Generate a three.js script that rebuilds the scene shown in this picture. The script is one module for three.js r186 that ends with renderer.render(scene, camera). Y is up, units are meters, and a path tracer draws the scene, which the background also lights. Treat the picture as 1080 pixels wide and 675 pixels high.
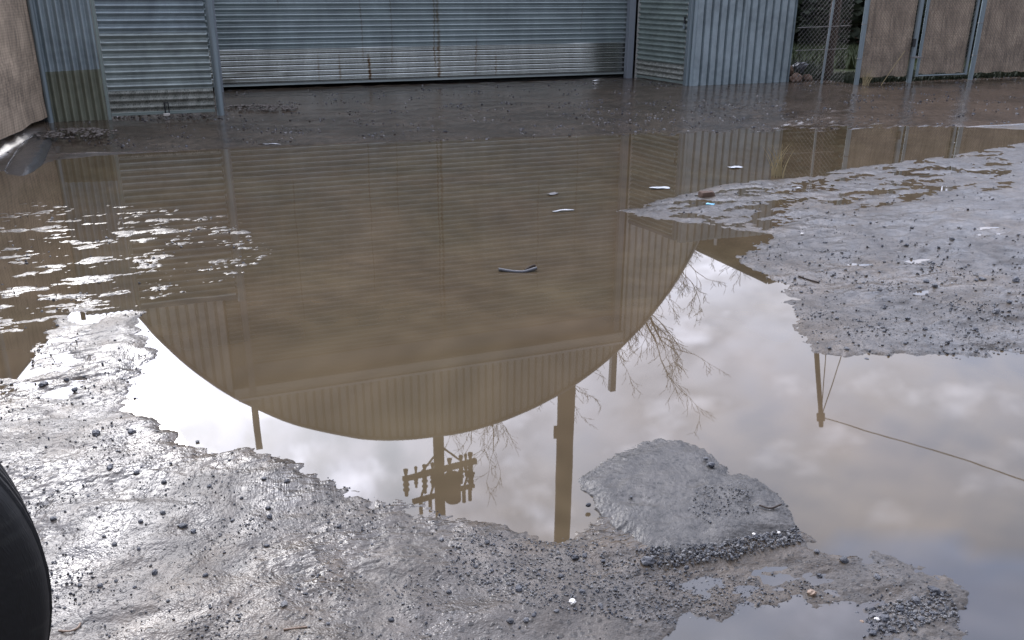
import * as THREE from 'three';
import { mergeGeometries } from 'three/addons/utils/BufferGeometryUtils.js';
import { RoundedBoxGeometry } from 'three/addons/geometries/RoundedBoxGeometry.js';
import { createNoise2D, createNoise3D } from 'simplex-noise';

// ---------------------------------------------------------------- camera, sky, sun, exposure
const scene = new THREE.Scene();
const EYE = 1.55, PITCH = THREE.MathUtils.degToRad(20.96), ROLL = THREE.MathUtils.degToRad(0.355), FPX = 927;
const camera = new THREE.PerspectiveCamera(2 * Math.atan(337.5 / FPX) * 180 / Math.PI, 1.6, 0.05, 900);
camera.position.set(0, EYE, 0);
camera.rotation.order = 'YXZ';
camera.rotation.set(-PITCH, 0, ROLL);
camera.updateMatrixWorld(true);
scene.add(camera);

const renderer = new THREE.WebGLRenderer({ antialias: true });
renderer.setSize(1024, 640);
renderer.toneMapping = THREE.LinearToneMapping;
renderer.toneMappingExposure = 1.0;
renderer.shadowMap.enabled = true;

function rng(seed) { let a = seed >>> 0; return () => { a = (a + 0x6D2B79F5) >>> 0; let t = a; t = Math.imul(t ^ (t >>> 15), t | 1); t ^= t + Math.imul(t ^ (t >>> 7), t | 61); return ((t ^ (t >>> 14)) >>> 0) / 4294967296; }; }
const n2 = createNoise2D(rng(11)), n2b = createNoise2D(rng(29)), n3 = createNoise3D(rng(5));
const fbm2 = (x, y, o = 4, g = 0.5) => { let s = 0, a = 1, t = 0; for (let i = 0; i < o; i++) { s += a * n2(x, y); t += a; a *= g; x = x * 2.03 + 7.1; y = y * 2.03 - 3.7; } return s / t; };
const clamp = (v, a, b) => Math.min(b, Math.max(a, v));
const sstep = (a, b, v) => { const t = clamp((v - a) / (b - a), 0, 1); return t * t * (3 - 2 * t); };
const mix = (a, b, t) => a + (b - a) * t;

const SUN_AZ = THREE.MathUtils.degToRad(-28.5), SUN_EL = THREE.MathUtils.degToRad(28.5);
const sunDir = new THREE.Vector3(Math.sin(SUN_AZ) * Math.cos(SUN_EL), Math.sin(SUN_EL), -Math.cos(SUN_AZ) * Math.cos(SUN_EL));
{
  const W = 2048, Hh = 1024, data = new Float32Array(W * Hh * 4);
  const d = new THREE.Vector3();
  for (let j = 0; j < Hh; j++) for (let i = 0; i < W; i++) {
    const phi = ((i + 0.5) / W - 0.5) * Math.PI * 2, el = ((j + 0.5) / Hh - 0.5) * Math.PI;
    d.set(Math.cos(el) * Math.cos(phi), Math.sin(el), Math.cos(el) * Math.sin(phi));
    const k = (j * W + i) * 4;
    const y = Math.max(d.y, 0.0), q = 1 / (y + 0.22);
    const px = d.x * q, pz = d.z * q;
    const warp = n2b(px * 0.6, pz * 0.6) * 0.5;
    const c = fbm2(px * 1.5 + warp + 3.1, pz * 1.5 - warp + 1.7, 6, 0.56);
    const c2 = fbm2(px * 4.2 - 5.0 + warp, pz * 4.2 + 9.0, 5, 0.55);
    const dens = clamp(sstep(-0.65, 0.3, c + 0.35 * c2 + 0.04), 0, 1);
    const ang = Math.acos(clamp(d.dot(sunDir), -1, 1)) * 180 / Math.PI;
    const glow = SKY_GLOW(ang);
    // blue air between the clouds, and grey-white clouds that are thinner (brighter) or thicker (greyer)
    const thick = sstep(-0.1, 0.75, c + 0.55 * c2);
    const air = 0.85 + 0.72 * glow;
    const cl = (0.70 + 1.0 * glow) * (1.06 - 0.40 * thick + 1.5 * Math.max(0, c2 - 0.14));
    const veil = Math.exp(-Math.pow(ang / 24, 2)); // thin bright veil round the sun
    data[k] = mix(air * mix(0.62, 0.98, veil), cl * 0.94, dens);
    data[k + 1] = mix(air * mix(0.81, 0.99, veil), cl * 0.965, dens);
    data[k + 2] = mix(air * mix(1.22, 1.03, veil), cl * 1.14, dens);
    data[k + 3] = 1;
    if (d.y < 0) { const g = 0.12; data[k] = g; data[k + 1] = g * 0.95; data[k + 2] = g * 0.9; }
  }
  const sky = new THREE.DataTexture(data, W, Hh, THREE.RGBAFormat, THREE.FloatType);
  sky.mapping = THREE.EquirectangularReflectionMapping;
  sky.magFilter = sky.minFilter = THREE.LinearFilter;
  sky.needsUpdate = true;
  scene.background = sky; scene.environment = sky;
  scene.environmentIntensity = 1; scene.backgroundIntensity = 1;
}
function SKY_GLOW(ang) { return 4.6 * Math.exp(-Math.pow(ang / 58, 2)) + 5.6 * Math.exp(-Math.pow(ang / 20, 2)) + 2.5 * Math.exp(-Math.pow(ang / 8, 2)); }
const sun = new THREE.DirectionalLight(new THREE.Color(1, 0.95, 0.87), 1.35);
sun.position.copy(sunDir).multiplyScalar(60);
sun.castShadow = true; sun.shadow.radius = 20;
sun.shadow.mapSize.set(4096, 4096);
Object.assign(sun.shadow.camera, { left: -30, right: 30, top: 30, bottom: -30, near: 1, far: 160 });
scene.add(sun, sun.target);

// ---------------------------------------------------------------- helpers
const names = {};
function numbered(n) { const k = names[n] = (names[n] ?? -1) + 1; return k ? `${n}_${String(k).padStart(3, '0')}` : n; }
function tag(o, label, category, group) { o.userData.label = label; o.userData.category = category; if (group) o.userData.group = group; return o; }
function thing(name, label, category, pos = [0, 0, 0], turn = 0, group) {
  const o = new THREE.Group(); o.name = numbered(name); o.position.set(...pos); o.rotation.y = turn; scene.add(o); return tag(o, label, category, group);
}
function mesh(name, geo, mat, parent) { const m = new THREE.Mesh(geo, mat); m.name = parent === scene ? numbered(name) : name; m.castShadow = m.receiveShadow = true; parent.add(m); return m; }
function box(w, h, d, x = 0, y = 0, z = 0, r = 0.004) { const g = new RoundedBoxGeometry(w, h, d, 1, Math.min(r, w / 3, h / 3, d / 3)); g.translate(x, y, z); return g; }
function rod(a, b, r0, r1 = r0, seg = 8) {
  const A = new THREE.Vector3(...a), B = new THREE.Vector3(...b), L = A.distanceTo(B);
  const g = new THREE.CylinderGeometry(r1, r0, L, seg, 1); g.translate(0, L / 2, 0);
  g.applyQuaternion(new THREE.Quaternion().setFromUnitVectors(new THREE.Vector3(0, 1, 0), B.clone().sub(A).normalize())); g.translate(...a); return g;
}
function tube(pts, r, seg = 24, rad = 6) { return new THREE.TubeGeometry(new THREE.CatmullRomCurve3(pts.map(p => new THREE.Vector3(...p))), seg, r, rad, false); }
const merge = gs => mergeGeometries(gs.map(g => { const h = g.index ? g.toNonIndexed() : g; for (const k of Object.keys(h.attributes)) if (!['position', 'normal', 'uv'].includes(k)) h.deleteAttribute(k); return h; }), false);

// a photograph pixel (1080 x 675) gives a direction; the ground it meets gives the place
const cF = new THREE.Vector3(), cR = new THREE.Vector3(), cU = new THREE.Vector3(), cB = new THREE.Vector3();
camera.matrixWorld.extractBasis(cR, cU, cB); cF.copy(cB).negate();
function dirAt(px, py) { return cF.clone().multiplyScalar(FPX).addScaledVector(cR, px - 540).addScaledVector(cU, 337.5 - py).normalize(); }
function ground(px, py, y = 0) { const d = dirAt(px, Math.max(py, 2)); const t = (y - EYE) / d.y; return new THREE.Vector3(d.x * t, y, d.z * t); }
// frame of the shed front: s runs along the wall to the right, n towards the viewer
const TURN = Math.atan(0.394), es = new THREE.Vector3(Math.cos(TURN), 0, -Math.sin(TURN)), en = new THREE.Vector3(Math.sin(TURN), 0, Math.cos(TURN));
const at = (s, y, n) => [es.x * s + en.x * n, y, es.z * s + en.z * n];
const BASE = 0.11;

// ---------------------------------------------------------------- procedural textures
function dataTex(w, h, fn, srgb = false, repeatX = 1, repeatY = 1) {
  const a = new Uint8Array(w * h * 4);
  for (let j = 0; j < h; j++) for (let i = 0; i < w; i++) { const c = fn(i / w, j / h, i, j), k = (j * w + i) * 4; a[k] = clamp(c[0], 0, 1) * 255; a[k + 1] = clamp(c[1], 0, 1) * 255; a[k + 2] = clamp(c[2], 0, 1) * 255; a[k + 3] = 255; }
  const t = new THREE.DataTexture(a, w, h, THREE.RGBAFormat); t.wrapS = t.wrapT = THREE.RepeatWrapping; t.magFilter = THREE.LinearFilter; t.minFilter = THREE.LinearMipmapLinearFilter; t.generateMipmaps = true;
  t.repeat.set(repeatX, repeatY); if (srgb) t.colorSpace = THREE.SRGBColorSpace; t.needsUpdate = true; return t;
}
// noise that wraps at 1
function pn(u, v, fx, fy, z = 0) { const a = u * Math.PI * 2, b = v * Math.PI * 2; return n3(Math.cos(a) * fx / 6.283 + Math.sin(b) * fy / 6.283 * 0.37 + z, Math.sin(a) * fx / 6.283 + z * 1.7, Math.cos(b) * fy / 6.283 + Math.sin(b) * fy / 6.283 * 0.93); }
function stampField(size, n, rmin, rmax, seed, pow = 2, sx = 1) {
  const f = new Float32Array(size * size), R = rng(seed);
  for (let k = 0; k < n; k++) {
    const r = rmin + (rmax - rmin) * Math.pow(R(), pow), cx = R() * size, cy = R() * size, h = (0.35 + 0.65 * R()) * r, an = R() * 3.14, ca = Math.cos(an), sa = Math.sin(an), asp = 0.6 + R() * 0.4, ri = Math.ceil(r * sx);
    for (let y = -ri; y <= ri; y++) for (let x = -ri; x <= ri; x++) {
      const X = (x * ca + y * sa) / (r * sx), Y = (-x * sa + y * ca) / (r * asp), d = X * X + Y * Y; if (d >= 1) continue;
      const i = ((Math.floor(cy) + y + size) % size) * size + (Math.floor(cx) + x + size) % size, v = h * Math.sqrt(1 - d); if (v > f[i]) f[i] = v;
    }
  }
  return f;
}
const MUD = 2048, grit = stampField(MUD, 52000, 1.6, 8, 77, 3.2), lump = stampField(1024, 1500, 10, 42, 78, 2, 1.3);
const mudBump = dataTex(MUD, MUD, (u, v, i, j) => {
  const g = grit[j * MUD + i] / 9, l = lump[(j >> 1) * 1024 + (i >> 1)] / 45;
  const h = 0.30 + 0.42 * g + 0.15 * l + 0.10 * pn(u, v, 90, 90) + 0.08 * pn(u, v, 34, 40, 4) + 0.08 * pn(u, v, 260, 260, 9);
  return [h, h, h];
}, false, 1 / 2.2, 1 / 2.2);
const mudTone = dataTex(1024, 1024, (u, v, i, j) => {
  const g = grit[(j * 2) * MUD + i * 2] / 9; let t = 0.80 + 0.10 * pn(u, v, 22, 22, 2) + 0.09 * pn(u, v, 140, 140, 3);
  if (g > 0.34) t *= 0.72; return [t, t * 0.985, t * 0.97];
}, true, 1 / 2.2, 1 / 2.2);
const mudGloss = dataTex(512, 512, (u, v) => { const t = clamp(0.74 + 0.26 * pn(u, v, 6, 7, 3) + 0.16 * pn(u, v, 22, 26, 5) + 0.08 * pn(u, v, 80, 80, 2), 0.55, 1); return [t, t, t]; }, false, 1 / 3.3, 1 / 3.3);
const waterBump = dataTex(1024, 1024, (u, v) => { const h = 0.5 + 0.34 * pn(u, v, 9, 9, 1) + 0.06 * pn(u, v, 24, 24, 2); return [h, h, h]; }, false, 1 / 3.1, 1 / 3.1);
const waterTone = dataTex(512, 512, (u, v) => { const t = 0.9 + 0.06 * pn(u, v, 7, 7, 8) + 0.05 * pn(u, v, 25, 25, 4); return [t, t * (0.985 + 0.012 * pn(u, v, 5, 5, 6)), t * 0.97]; }, true, 1 / 5.3, 1 / 5.3);
const zincTone = dataTex(512, 512, (u, v) => {
  const t = 0.86 + 0.05 * pn(u, v, 5, 4, 1) + 0.04 * pn(u, v, 18, 14, 2) + 0.03 * pn(u, v, 150, 150, 3); return [t, t, t];
}, true, 0.5, 0.5);
const zincRough = dataTex(256, 256, (u, v) => { const t = 0.62 + 0.18 * pn(u, v, 16, 16, 3) + 0.12 * pn(u, v, 70, 70, 5); return [t, t, t]; }, false, 0.7, 0.7);
const asphaltBump = dataTex(1024, 1024, (u, v, i, j) => { const h = 0.35 + 0.5 * grit[(j * 2) * MUD + i * 2] / 9 + 0.12 * pn(u, v, 120, 120, 3) + 0.1 * pn(u, v, 20, 20, 4); return [h, h, h]; }, false, 1 / 0.9, 1 / 0.9);
const fabricTone = dataTex(512, 512, (u, v) => {
  const wv = Math.sin(u * Math.PI * 2 * 64) * 0.03 + Math.sin(v * Math.PI * 2 * 64) * 0.03;
  const t = 0.80 + wv + 0.10 * pn(u, v, 4, 4, 5) + 0.07 * pn(u, v, 26, 26, 6) - 0.16 * Math.max(0, pn(u, v, 30, 3, 9)); return [t, t * 0.985, t * 0.96];
}, true, 0.6, 0.6);
const rubberTone = dataTex(256, 256, (u, v) => { const m = sstep(0.42, 0.75, pn(u, v, 30, 9, 3) + 0.4 * pn(u, v, 90, 30, 6)), t = 0.62 + 0.1 * pn(u, v, 60, 60, 2); return [t + 0.38 * m, t + 0.33 * m, t + 0.26 * m]; }, true, 3, 1);
const barkTone = dataTex(256, 512, (u, v) => { const t = 0.72 + 0.2 * pn(u, v, 40, 5, 1) + 0.1 * pn(u, v, 90, 20, 2); return [t, t * 0.97, t * 0.93]; }, true, 1, 1);
// the big roller door carries its own rust runs and splashes, at their places
const DOOR = { s0: 0.55, s1: 7.22, y0: 0.17, y1: 4.08 };
const doorTone = dataTex(1024, 512, (u, v) => {
  const s = DOOR.s0 + u * (DOOR.s1 - DOOR.s0), y = v * 4.2;
  let t = 0.86 + 0.04 * pn(u, v, 12, 8, 1) + 0.025 * pn(u, v, 40, 6, 2) + 0.025 * pn(u, v, 220, 160, 4), r = t, g = t, b = t;
  for (const [c, w, a, lo, hi] of [[4.02, 0.020, 0.5, 0.1, 4.2], [3.96, 0.010, 0.5, 0.3, 3.9], [2.95, 0.016, 0.85, 0.1, 0.62], [2.52, 0.012, 0.5, 0.2, 0.62], [2.86, 0.008, 0.35, 0.5, 3.2], [2.2, 0.008, 0.35, 0.2, 0.66], [4.62, 0.008, 0.4, 0.2, 0.9], [4.95, 0.010, 0.4, 0.1, 0.6], [3.3, 0.007, 0.3, 0.4, 2.0], [5.7, 0.008, 0.3, 1.5, 3.6], [1.7, 0.009, 0.3, 1.2, 3.9], [6.4, 0.007, 0.25, 0.8, 3.0]]) {
    const cc = c + 0.012 * n2(y * 1.3, c * 9), k = a * Math.exp(-Math.pow((s - cc) / w, 2)) * sstep(lo - 0.1, lo + 0.1, y) * (1 - sstep(hi - 0.25, hi, y)) * (0.7 + 0.4 * n2(y * 7, c * 3));
    r = mix(r, 0.42, clamp(k, 0, 1)); g = mix(g, 0.27, clamp(k, 0, 1)); b = mix(b, 0.13, clamp(k, 0, 1));
  }
  const sp = clamp((n2(s * 1.6, y * 9 + 4) - 0.1) * 1.4, 0, 1) * (1 - sstep(1.9, 3.4, s + 1.2)) * (y > 0.18 && y < 0.40 ? 1 : 0); // mud splash low on the left
  r = mix(r, 0.34, sp * 0.8); g = mix(g, 0.30, sp * 0.8); b = mix(b, 0.26, sp * 0.8);
  return [r, g, b];
}, true, 1, 1);

// ---------------------------------------------------------------- materials
const M = {};
const std = o => new THREE.MeshStandardMaterial(o), phy = o => new THREE.MeshPhysicalMaterial(o), lin = (r, g, b) => new THREE.Color().setRGB(r, g, b);
M.mud = phy({ color: lin(0.100, 0.086, 0.072), vertexColors: true, map: mudTone, bumpMap: mudBump, bumpScale: 0.0042, roughness: 0.50, roughnessMap: mudGloss, ior: 1.37 });
M.apron = phy({ color: lin(0.120, 0.098, 0.078), vertexColors: true, map: mudTone, bumpMap: mudBump, bumpScale: 0.0007, roughness: 0.17, ior: 1.35 });
M.water = phy({ color: lin(0.094, 0.071, 0.043), vertexColors: true, map: waterTone, bumpMap: waterBump, bumpScale: 0.00008, roughness: 0.012, ior: 1.36 });
M.asphalt = phy({ color: lin(0.088, 0.082, 0.074), vertexColors: true, map: mudTone, bumpMap: asphaltBump, bumpScale: 0.0022, roughness: 0.46, ior: 1.4 });
M.zinc = std({ color: lin(0.44, 0.50, 0.48), map: zincTone, roughness: 0.75, roughnessMap: zincRough, metalness: 0.45 });
M.zincBlue = std({ color: lin(0.37, 0.44, 0.46), map: zincTone, roughness: 0.75, roughnessMap: zincRough, metalness: 0.35 });
M.zincSoiled = std({ color: lin(0.42, 0.45, 0.41), map: mudTone, roughness: 0.8, metalness: 0.2 });
M.zincOlive = std({ color: lin(0.25, 0.26, 0.19), map: zincTone, roughness: 0.85, roughnessMap: zincRough, metalness: 0.2 });
M.zincDark = std({ color: lin(0.31, 0.37, 0.34), map: zincTone, roughness: 0.8, roughnessMap: zincRough, metalness: 0.3 });
M.gable = std({ color: lin(0.66, 0.65, 0.60), map: zincTone, roughness: 0.8, roughnessMap: zincRough, metalness: 0.25 });
M.door = std({ color: lin(0.46, 0.53, 0.53), map: doorTone, roughness: 0.48, metalness: 0.7 });
M.doorPale = std({ color: lin(0.66, 0.68, 0.64), map: doorTone, roughness: 0.20, metalness: 0.9 });  // bottom sheet: paler, smoother and more metallic than the sheets above
M.steel = std({ color: lin(0.30, 0.36, 0.38), map: zincTone, roughness: 0.5, metalness: 0.6 });
M.frame = std({ color: lin(0.27, 0.30, 0.33), map: zincTone, roughness: 0.6, metalness: 0.3 });
M.white = std({ color: lin(0.72, 0.72, 0.72), roughness: 0.6 });
M.black = std({ color: lin(0.018, 0.019, 0.02), roughness: 0.6 });
M.rubber = std({ color: lin(0.010, 0.011, 0.0125), map: rubberTone, bumpMap: asphaltBump, bumpScale: 0.001, roughness: 0.62 });
M.fabric = std({ color: lin(0.62, 0.50, 0.385), map: fabricTone, roughness: 0.95 });
M.wire = std({ color: lin(0.22, 0.21, 0.2), roughness: 0.5, metalness: 0.6 });
M.wood = std({ color: lin(0.065, 0.045, 0.033), map: barkTone, roughness: 0.9 });
M.pole = std({ color: lin(0.11, 0.085, 0.06), map: barkTone, roughness: 0.9 });
M.bark = std({ color: lin(0.10, 0.08, 0.065), roughness: 0.95 });
M.siding = std({ color: lin(0.14, 0.085, 0.055), map: barkTone, roughness: 0.9 });
M.concrete = std({ color: lin(0.26, 0.25, 0.235), roughness: 0.9 });
M.dark = std({ color: lin(0.03, 0.032, 0.035), roughness: 0.9 });
M.stones = [[0.05, 0.052, 0.06], [0.075, 0.075, 0.08], [0.035, 0.036, 0.042], [0.13, 0.125, 0.12]].map(c => phy({ color: lin(...c), bumpMap: asphaltBump, bumpScale: 0.0008, roughness: 0.45 }));
M.clod = phy({ color: lin(0.085, 0.070, 0.058), roughness: 0.5 });
M.pale = phy({ color: lin(0.55, 0.52, 0.47), roughness: 0.6 });
M.tan = phy({ color: lin(0.20, 0.135, 0.09), roughness: 0.6 });
M.grass = std({ color: lin(0.045, 0.060, 0.022), roughness: 0.8, side: THREE.DoubleSide });
M.straw = std({ color: lin(0.30, 0.24, 0.13), roughness: 0.9, side: THREE.DoubleSide });
M.leaf = phy({ color: lin(0.026, 0.036, 0.018), roughness: 0.7, side: THREE.DoubleSide });
M.plastic = std({ color: lin(0.42, 0.43, 0.44), roughness: 0.4, side: THREE.DoubleSide });
M.bluePlastic = std({ color: lin(0.16, 0.45, 0.62), roughness: 0.4, side: THREE.DoubleSide });
M.rust = std({ color: lin(0.10, 0.062, 0.042), roughness: 0.9 });

// ---------------------------------------------------------------- shape of the muddy ground
const poly = pts => pts.map(([x, y]) => { const p = ground(x, y); return [p.x, p.z]; });
const POND = poly([[-70, 186], [10, 180], [66, 168], [125, 163], [235, 157], [400, 150], [640, 142], [760, 137], [830, 131], [900, 130], [1000, 133], [1080, 137], [1200, 140], [1200, 146], [1080, 150], [1010, 163], [950, 170], [886, 179], [842, 188], [800, 190], [765, 194], [720, 205], [690, 213], [655, 222], [672, 229], [720, 234], [765, 240], [815, 247], [808, 257], [783, 266], [778, 276], [796, 285], [826, 299], [834, 325], [846, 350], [851, 366], [880, 375], [950, 374], [1000, 377], [1080, 371], [1300, 371], [1400, 560], [1300, 760], [1120, 720], [1045, 690], [1004, 650], [1016, 618], [985, 600], [930, 592], [880, 582], [850, 572], [800, 556], [720, 545], [650, 545], [622, 560], [604, 572], [590, 571], [560, 562], [530, 552], [500, 546], [460, 540], [430, 537], [395, 530], [372, 518], [350, 505], [322, 490], [300, 478], [270, 472], [235, 474], [205, 470], [180, 455], [158, 440], [140, 432], [122, 415], [138, 404], [155, 387], [160, 370], [152, 350], [150, 324], [175, 312], [200, 298], [222, 282], [250, 264], [236, 250], [200, 241], [140, 233], [70, 230], [0, 224], [-70, 222]]);
const PUDDLES = [
  poly([[688, 700], [716, 660], [770, 643], [840, 634], [896, 642], [914, 668], [900, 705]]),
  poly([[-60, 362], [0, 352], [30, 344], [58, 336], [54, 350], [30, 368], [44, 392], [20, 402], [-60, 398]]),
];
const SHOAL = poly([[640, 600], [860, 575], [960, 560], [1120, 600], [1150, 720], [640, 720]]); // thin clear film over grey mud
function sdPoly(P, x, z) { // below 0 inside
  let d = 1e9, s = 1;
  for (let i = 0, j = P.length - 1; i < P.length; j = i++) {
    const ax = P[j][0], az = P[j][1], bx = P[i][0], bz = P[i][1], ex = bx - ax, ez = bz - az, wx = x - ax, wz = z - az;
    const t = clamp((wx * ex + wz * ez) / (ex * ex + ez * ez), 0, 1), qx = wx - ex * t, qz = wz - ez * t, dd = qx * qx + qz * qz; if (dd < d) d = dd;
    if ((az > z) !== (bz > z) && x < ex * (z - az) / ez + ax) s = -s;
  }
  return s * Math.sqrt(d);
}
// areas where mud and film of water mix at one level: [pixel polygon, mean height, relief, stretch, grain]
const MIX = [
  [poly([[800, 205], [1080, 165], [1250, 165], [1250, 360], [1080, 364], [860, 360], [840, 300], [815, 270]]), 0.0125, 0.010, 2.6, 2.3, 0.25],
  [poly([[-160, 200], [60, 208], [170, 212], [280, 226], [320, 262], [280, 296], [225, 312], [172, 328], [120, 344], [60, 352], [-160, 366]]), -0.0040, 0.0080, 10.0, 11.0, 0.18],
  [poly([[690, 588], [840, 572], [930, 596], [985, 604], [1020, 625], [1010, 660], [1060, 710], [900, 720], [680, 700], [700, 650], [640, 612]]), 0.0022, 0.0042, 2.2, 5, 0.12],
  [poly([[655, 220], [720, 205], [800, 190], [900, 178], [1080, 150], [1080, 200], [900, 225], [810, 248], [720, 235]]), 0.0020, 0.0115, 3.4, 4.6, 0.12],
  [poly([[-80, 335], [60, 330], [130, 330], [140, 420], [80, 440], [-80, 440]]), 0.0012, 0.0090, 3.0, 6, 0.22],
];
function landHeight(x, z) {
  let d = sdPoly(POND, x, z);
  let pd = 9; for (const P of PUDDLES) pd = Math.min(pd, sdPoly(P, x, z)); d = Math.min(d, pd);
  const far = sstep(-5.5, -8, z);
  const wob = (0.035 * n2(x * 5, z * 5) + 0.018 * n2(x * 14, z * 14) + 0.009 * n2(x * 36, z * 36)) * (1 - 0.75 * far);
  d += wob;
  let h;
  if (d > 0) {
    const near = 0.0075 * (1 - Math.exp(-d / 0.045)) + 0.048 * (1 - Math.exp(-d / 0.9)), slow = Math.min(0.11, 0.034 * d);
    h = mix(near, slow, far);
  } else h = -0.10 * (1 - Math.exp(d / 0.35));
  for (const [P, m, a, st, gr, fd] of MIX) {
    const k = sstep(0.0, -fd, sdPoly(P, x, z)) * sstep(-0.03, 0.10, pd + wob); if (k <= 0) continue;
    const qs = x * es.x + z * es.z, qn = x * en.x + z * en.z; // streaks run along the shed front
    h = mix(h, m + a * (n2b(qs * gr / st, qn * gr) * 0.6 + 0.4 * n2b(qs * gr * 2.6 / st + 9, qn * gr * 2.6) + 0.45 * n2(qs * gr * 6 / st, qn * gr * 6)), k);
  }
  const rough = h > -0.01 ? 1 : 0.3, fine = (1 - far) * rough;
  const churn = 0.22 + 0.78 * sstep(-0.45, 0.65, n2b(x * 0.9 + 3, z * 1.1) + 0.4 * n2(x * 3, z * 3));
  if (d > 0.04) h += (1 - far) * sstep(0.04, 0.35, d) * (0.007 * n2b(x * 2.1 + 8, z * 2.6) + 0.002 * n2(x * 5.2, z * 5.8));
  h += fine * (0.0042 * n2(x * 3.2, z * 4.5) + 0.0028 * n2(x * 7, z * 8) + churn * (0.0020 * n2b(x * 24, z * 24) + 0.0021 * n2(x * 68, z * 68)));
  return h + far * (d > 0 ? 0.003 * n2(x * 3, z * 3) : 0);
}
function spread(lo, hi, step) { const a = [lo]; let v = lo; while (v < hi) { v += step(v); a.push(Math.min(v, hi)); } return a; }
{
  const xs = spread(-140, 140, v => { const q = Math.abs(v); return q < 2.1 ? 0.0095 : q < 12 ? 0.0095 + (q - 2.1) * 0.011 : 0.12 + (q - 12) * 0.22; });
  const zs = spread(-160, 26, v => { const q = -v; return q < 0.9 ? 0.02 + (0.9 - q) * 0.2 : q < 2.4 ? 0.0055 : q < 13 ? 0.0055 * Math.pow(q / 2.4, 1.75) : 0.12 + (q - 13) * 0.2; });
  const nx = xs.length, nz = zs.length, pos = new Float32Array(nx * nz * 3), uv = new Float32Array(nx * nz * 2), col = new Float32Array(nx * nz * 3);
  for (let j = 0; j < nz; j++) for (let i = 0; i < nx; i++) {
    const x = xs[i], z = zs[j], k = j * nx + i, inView = z < -0.8 && z > -14 && Math.abs(x) < 9;
    const h = inView ? landHeight(x, z) : (z <= -14 ? 0.10 : Math.abs(x) > 6 && z < -5 ? 0.08 : 0.05);
    pos[k * 3] = x; pos[k * 3 + 1] = h; pos[k * 3 + 2] = z; uv[k * 2] = x; uv[k * 2 + 1] = -z;
    const lawn = z < -15.4 ? sstep(-15.4, -16.2, z) : 0, t = 1 + 0.20 * n2(x * 0.9, z * 0.9) + 0.14 * n2b(x * 3.1, z * 3.1) + 0.12 * n2(x * 11, z * 11), br = sstep(-0.2, 0.5, n2b(x * 0.6 + 4, z * 0.9) + 0.5 * n2(x * 4, z * 4));
    col[k * 3] = mix(t, 0.5, lawn); col[k * 3 + 1] = mix(t * (1 - 0.10 * br), 0.75, lawn); col[k * 3 + 2] = mix(t * (1 - 0.24 * br), 0.25, lawn);
  }
  const idx = new Uint32Array((nx - 1) * (nz - 1) * 6); let q = 0;
  for (let j = 0; j < nz - 1; j++) for (let i = 0; i < nx - 1; i++) { const a = j * nx + i, b = a + 1, c = a + nx, e = c + 1; idx[q++] = a; idx[q++] = c; idx[q++] = b; idx[q++] = b; idx[q++] = c; idx[q++] = e; }
  const g = new THREE.BufferGeometry(); g.setAttribute('position', new THREE.BufferAttribute(pos, 3)); g.setAttribute('uv', new THREE.BufferAttribute(uv, 2)); g.setAttribute('color', new THREE.BufferAttribute(col, 3)); g.setIndex(new THREE.BufferAttribute(idx, 1)); g.computeVertexNormals();
  const m = mesh('muddy_ground', g, M.mud, scene); m.userData.kind = 'structure'; m.userData.label = 'wet grey-brown mud and gravel ground of the yard';
  console.log('ground', nx, nz, (nx - 1) * (nz - 1) * 2);
}
const AP = [ground(60, 164), ground(1090, 133), at(-1.6, 0, -13.6), at(15, 0, -12.4)].map(p => Array.isArray(p) ? [p[0], p[2]] : [p.x, p.z]);
const apronXZ = (u, v) => [0, 1].map(k => mix(mix(AP[0][k], AP[1][k], u), mix(AP[2][k], AP[3][k], u), v));
const apronH = (x, z, v) => Math.max(mix(-0.012, 0.118, Math.pow(Math.max(v, 0), 0.9)) + (0.0045 * n2(x * 2.2, z * 3) + 0.003 * n2b(x * 7, z * 9)) * (1.7 + 2.0 * sstep(0.5, 3.5, x)), landHeight(x, z) + 0.004);
{ // silt-covered apron between the pond and the shed
  const g0 = new THREE.PlaneGeometry(1, 1, 260, 90), p = g0.attributes.position, uv = g0.attributes.uv, col = new Float32Array(p.count * 3);
  for (let i = 0; i < p.count; i++) {
    const u = p.getX(i) + 0.5, v = p.getY(i) + 0.5, [x, z] = apronXZ(u, v);
    p.setXYZ(i, x, v > 0 ? apronH(x, z, v) : -0.02, z); uv.setXY(i, x, -z);
    const t = 0.92 + 0.20 * n2b(x * 0.8, z * 1.2) + 0.14 * n2(x * 3, z * 5) + 0.12 * n2(x * 12, z * 16), r = sstep(0.62, 0.95, u);
    col.set([t * (1 + 0.05 * r), t * (0.97 - 0.03 * r), t * (0.93 - 0.05 * r)], i * 3);
  }
  g0.setAttribute('color', new THREE.BufferAttribute(col, 3)); g0.computeVertexNormals();
  const m = mesh('silt_apron', g0, M.apron, scene); m.userData.kind = 'structure'; m.userData.label = 'smooth wet silt apron in front of the shed door';
}
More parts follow.
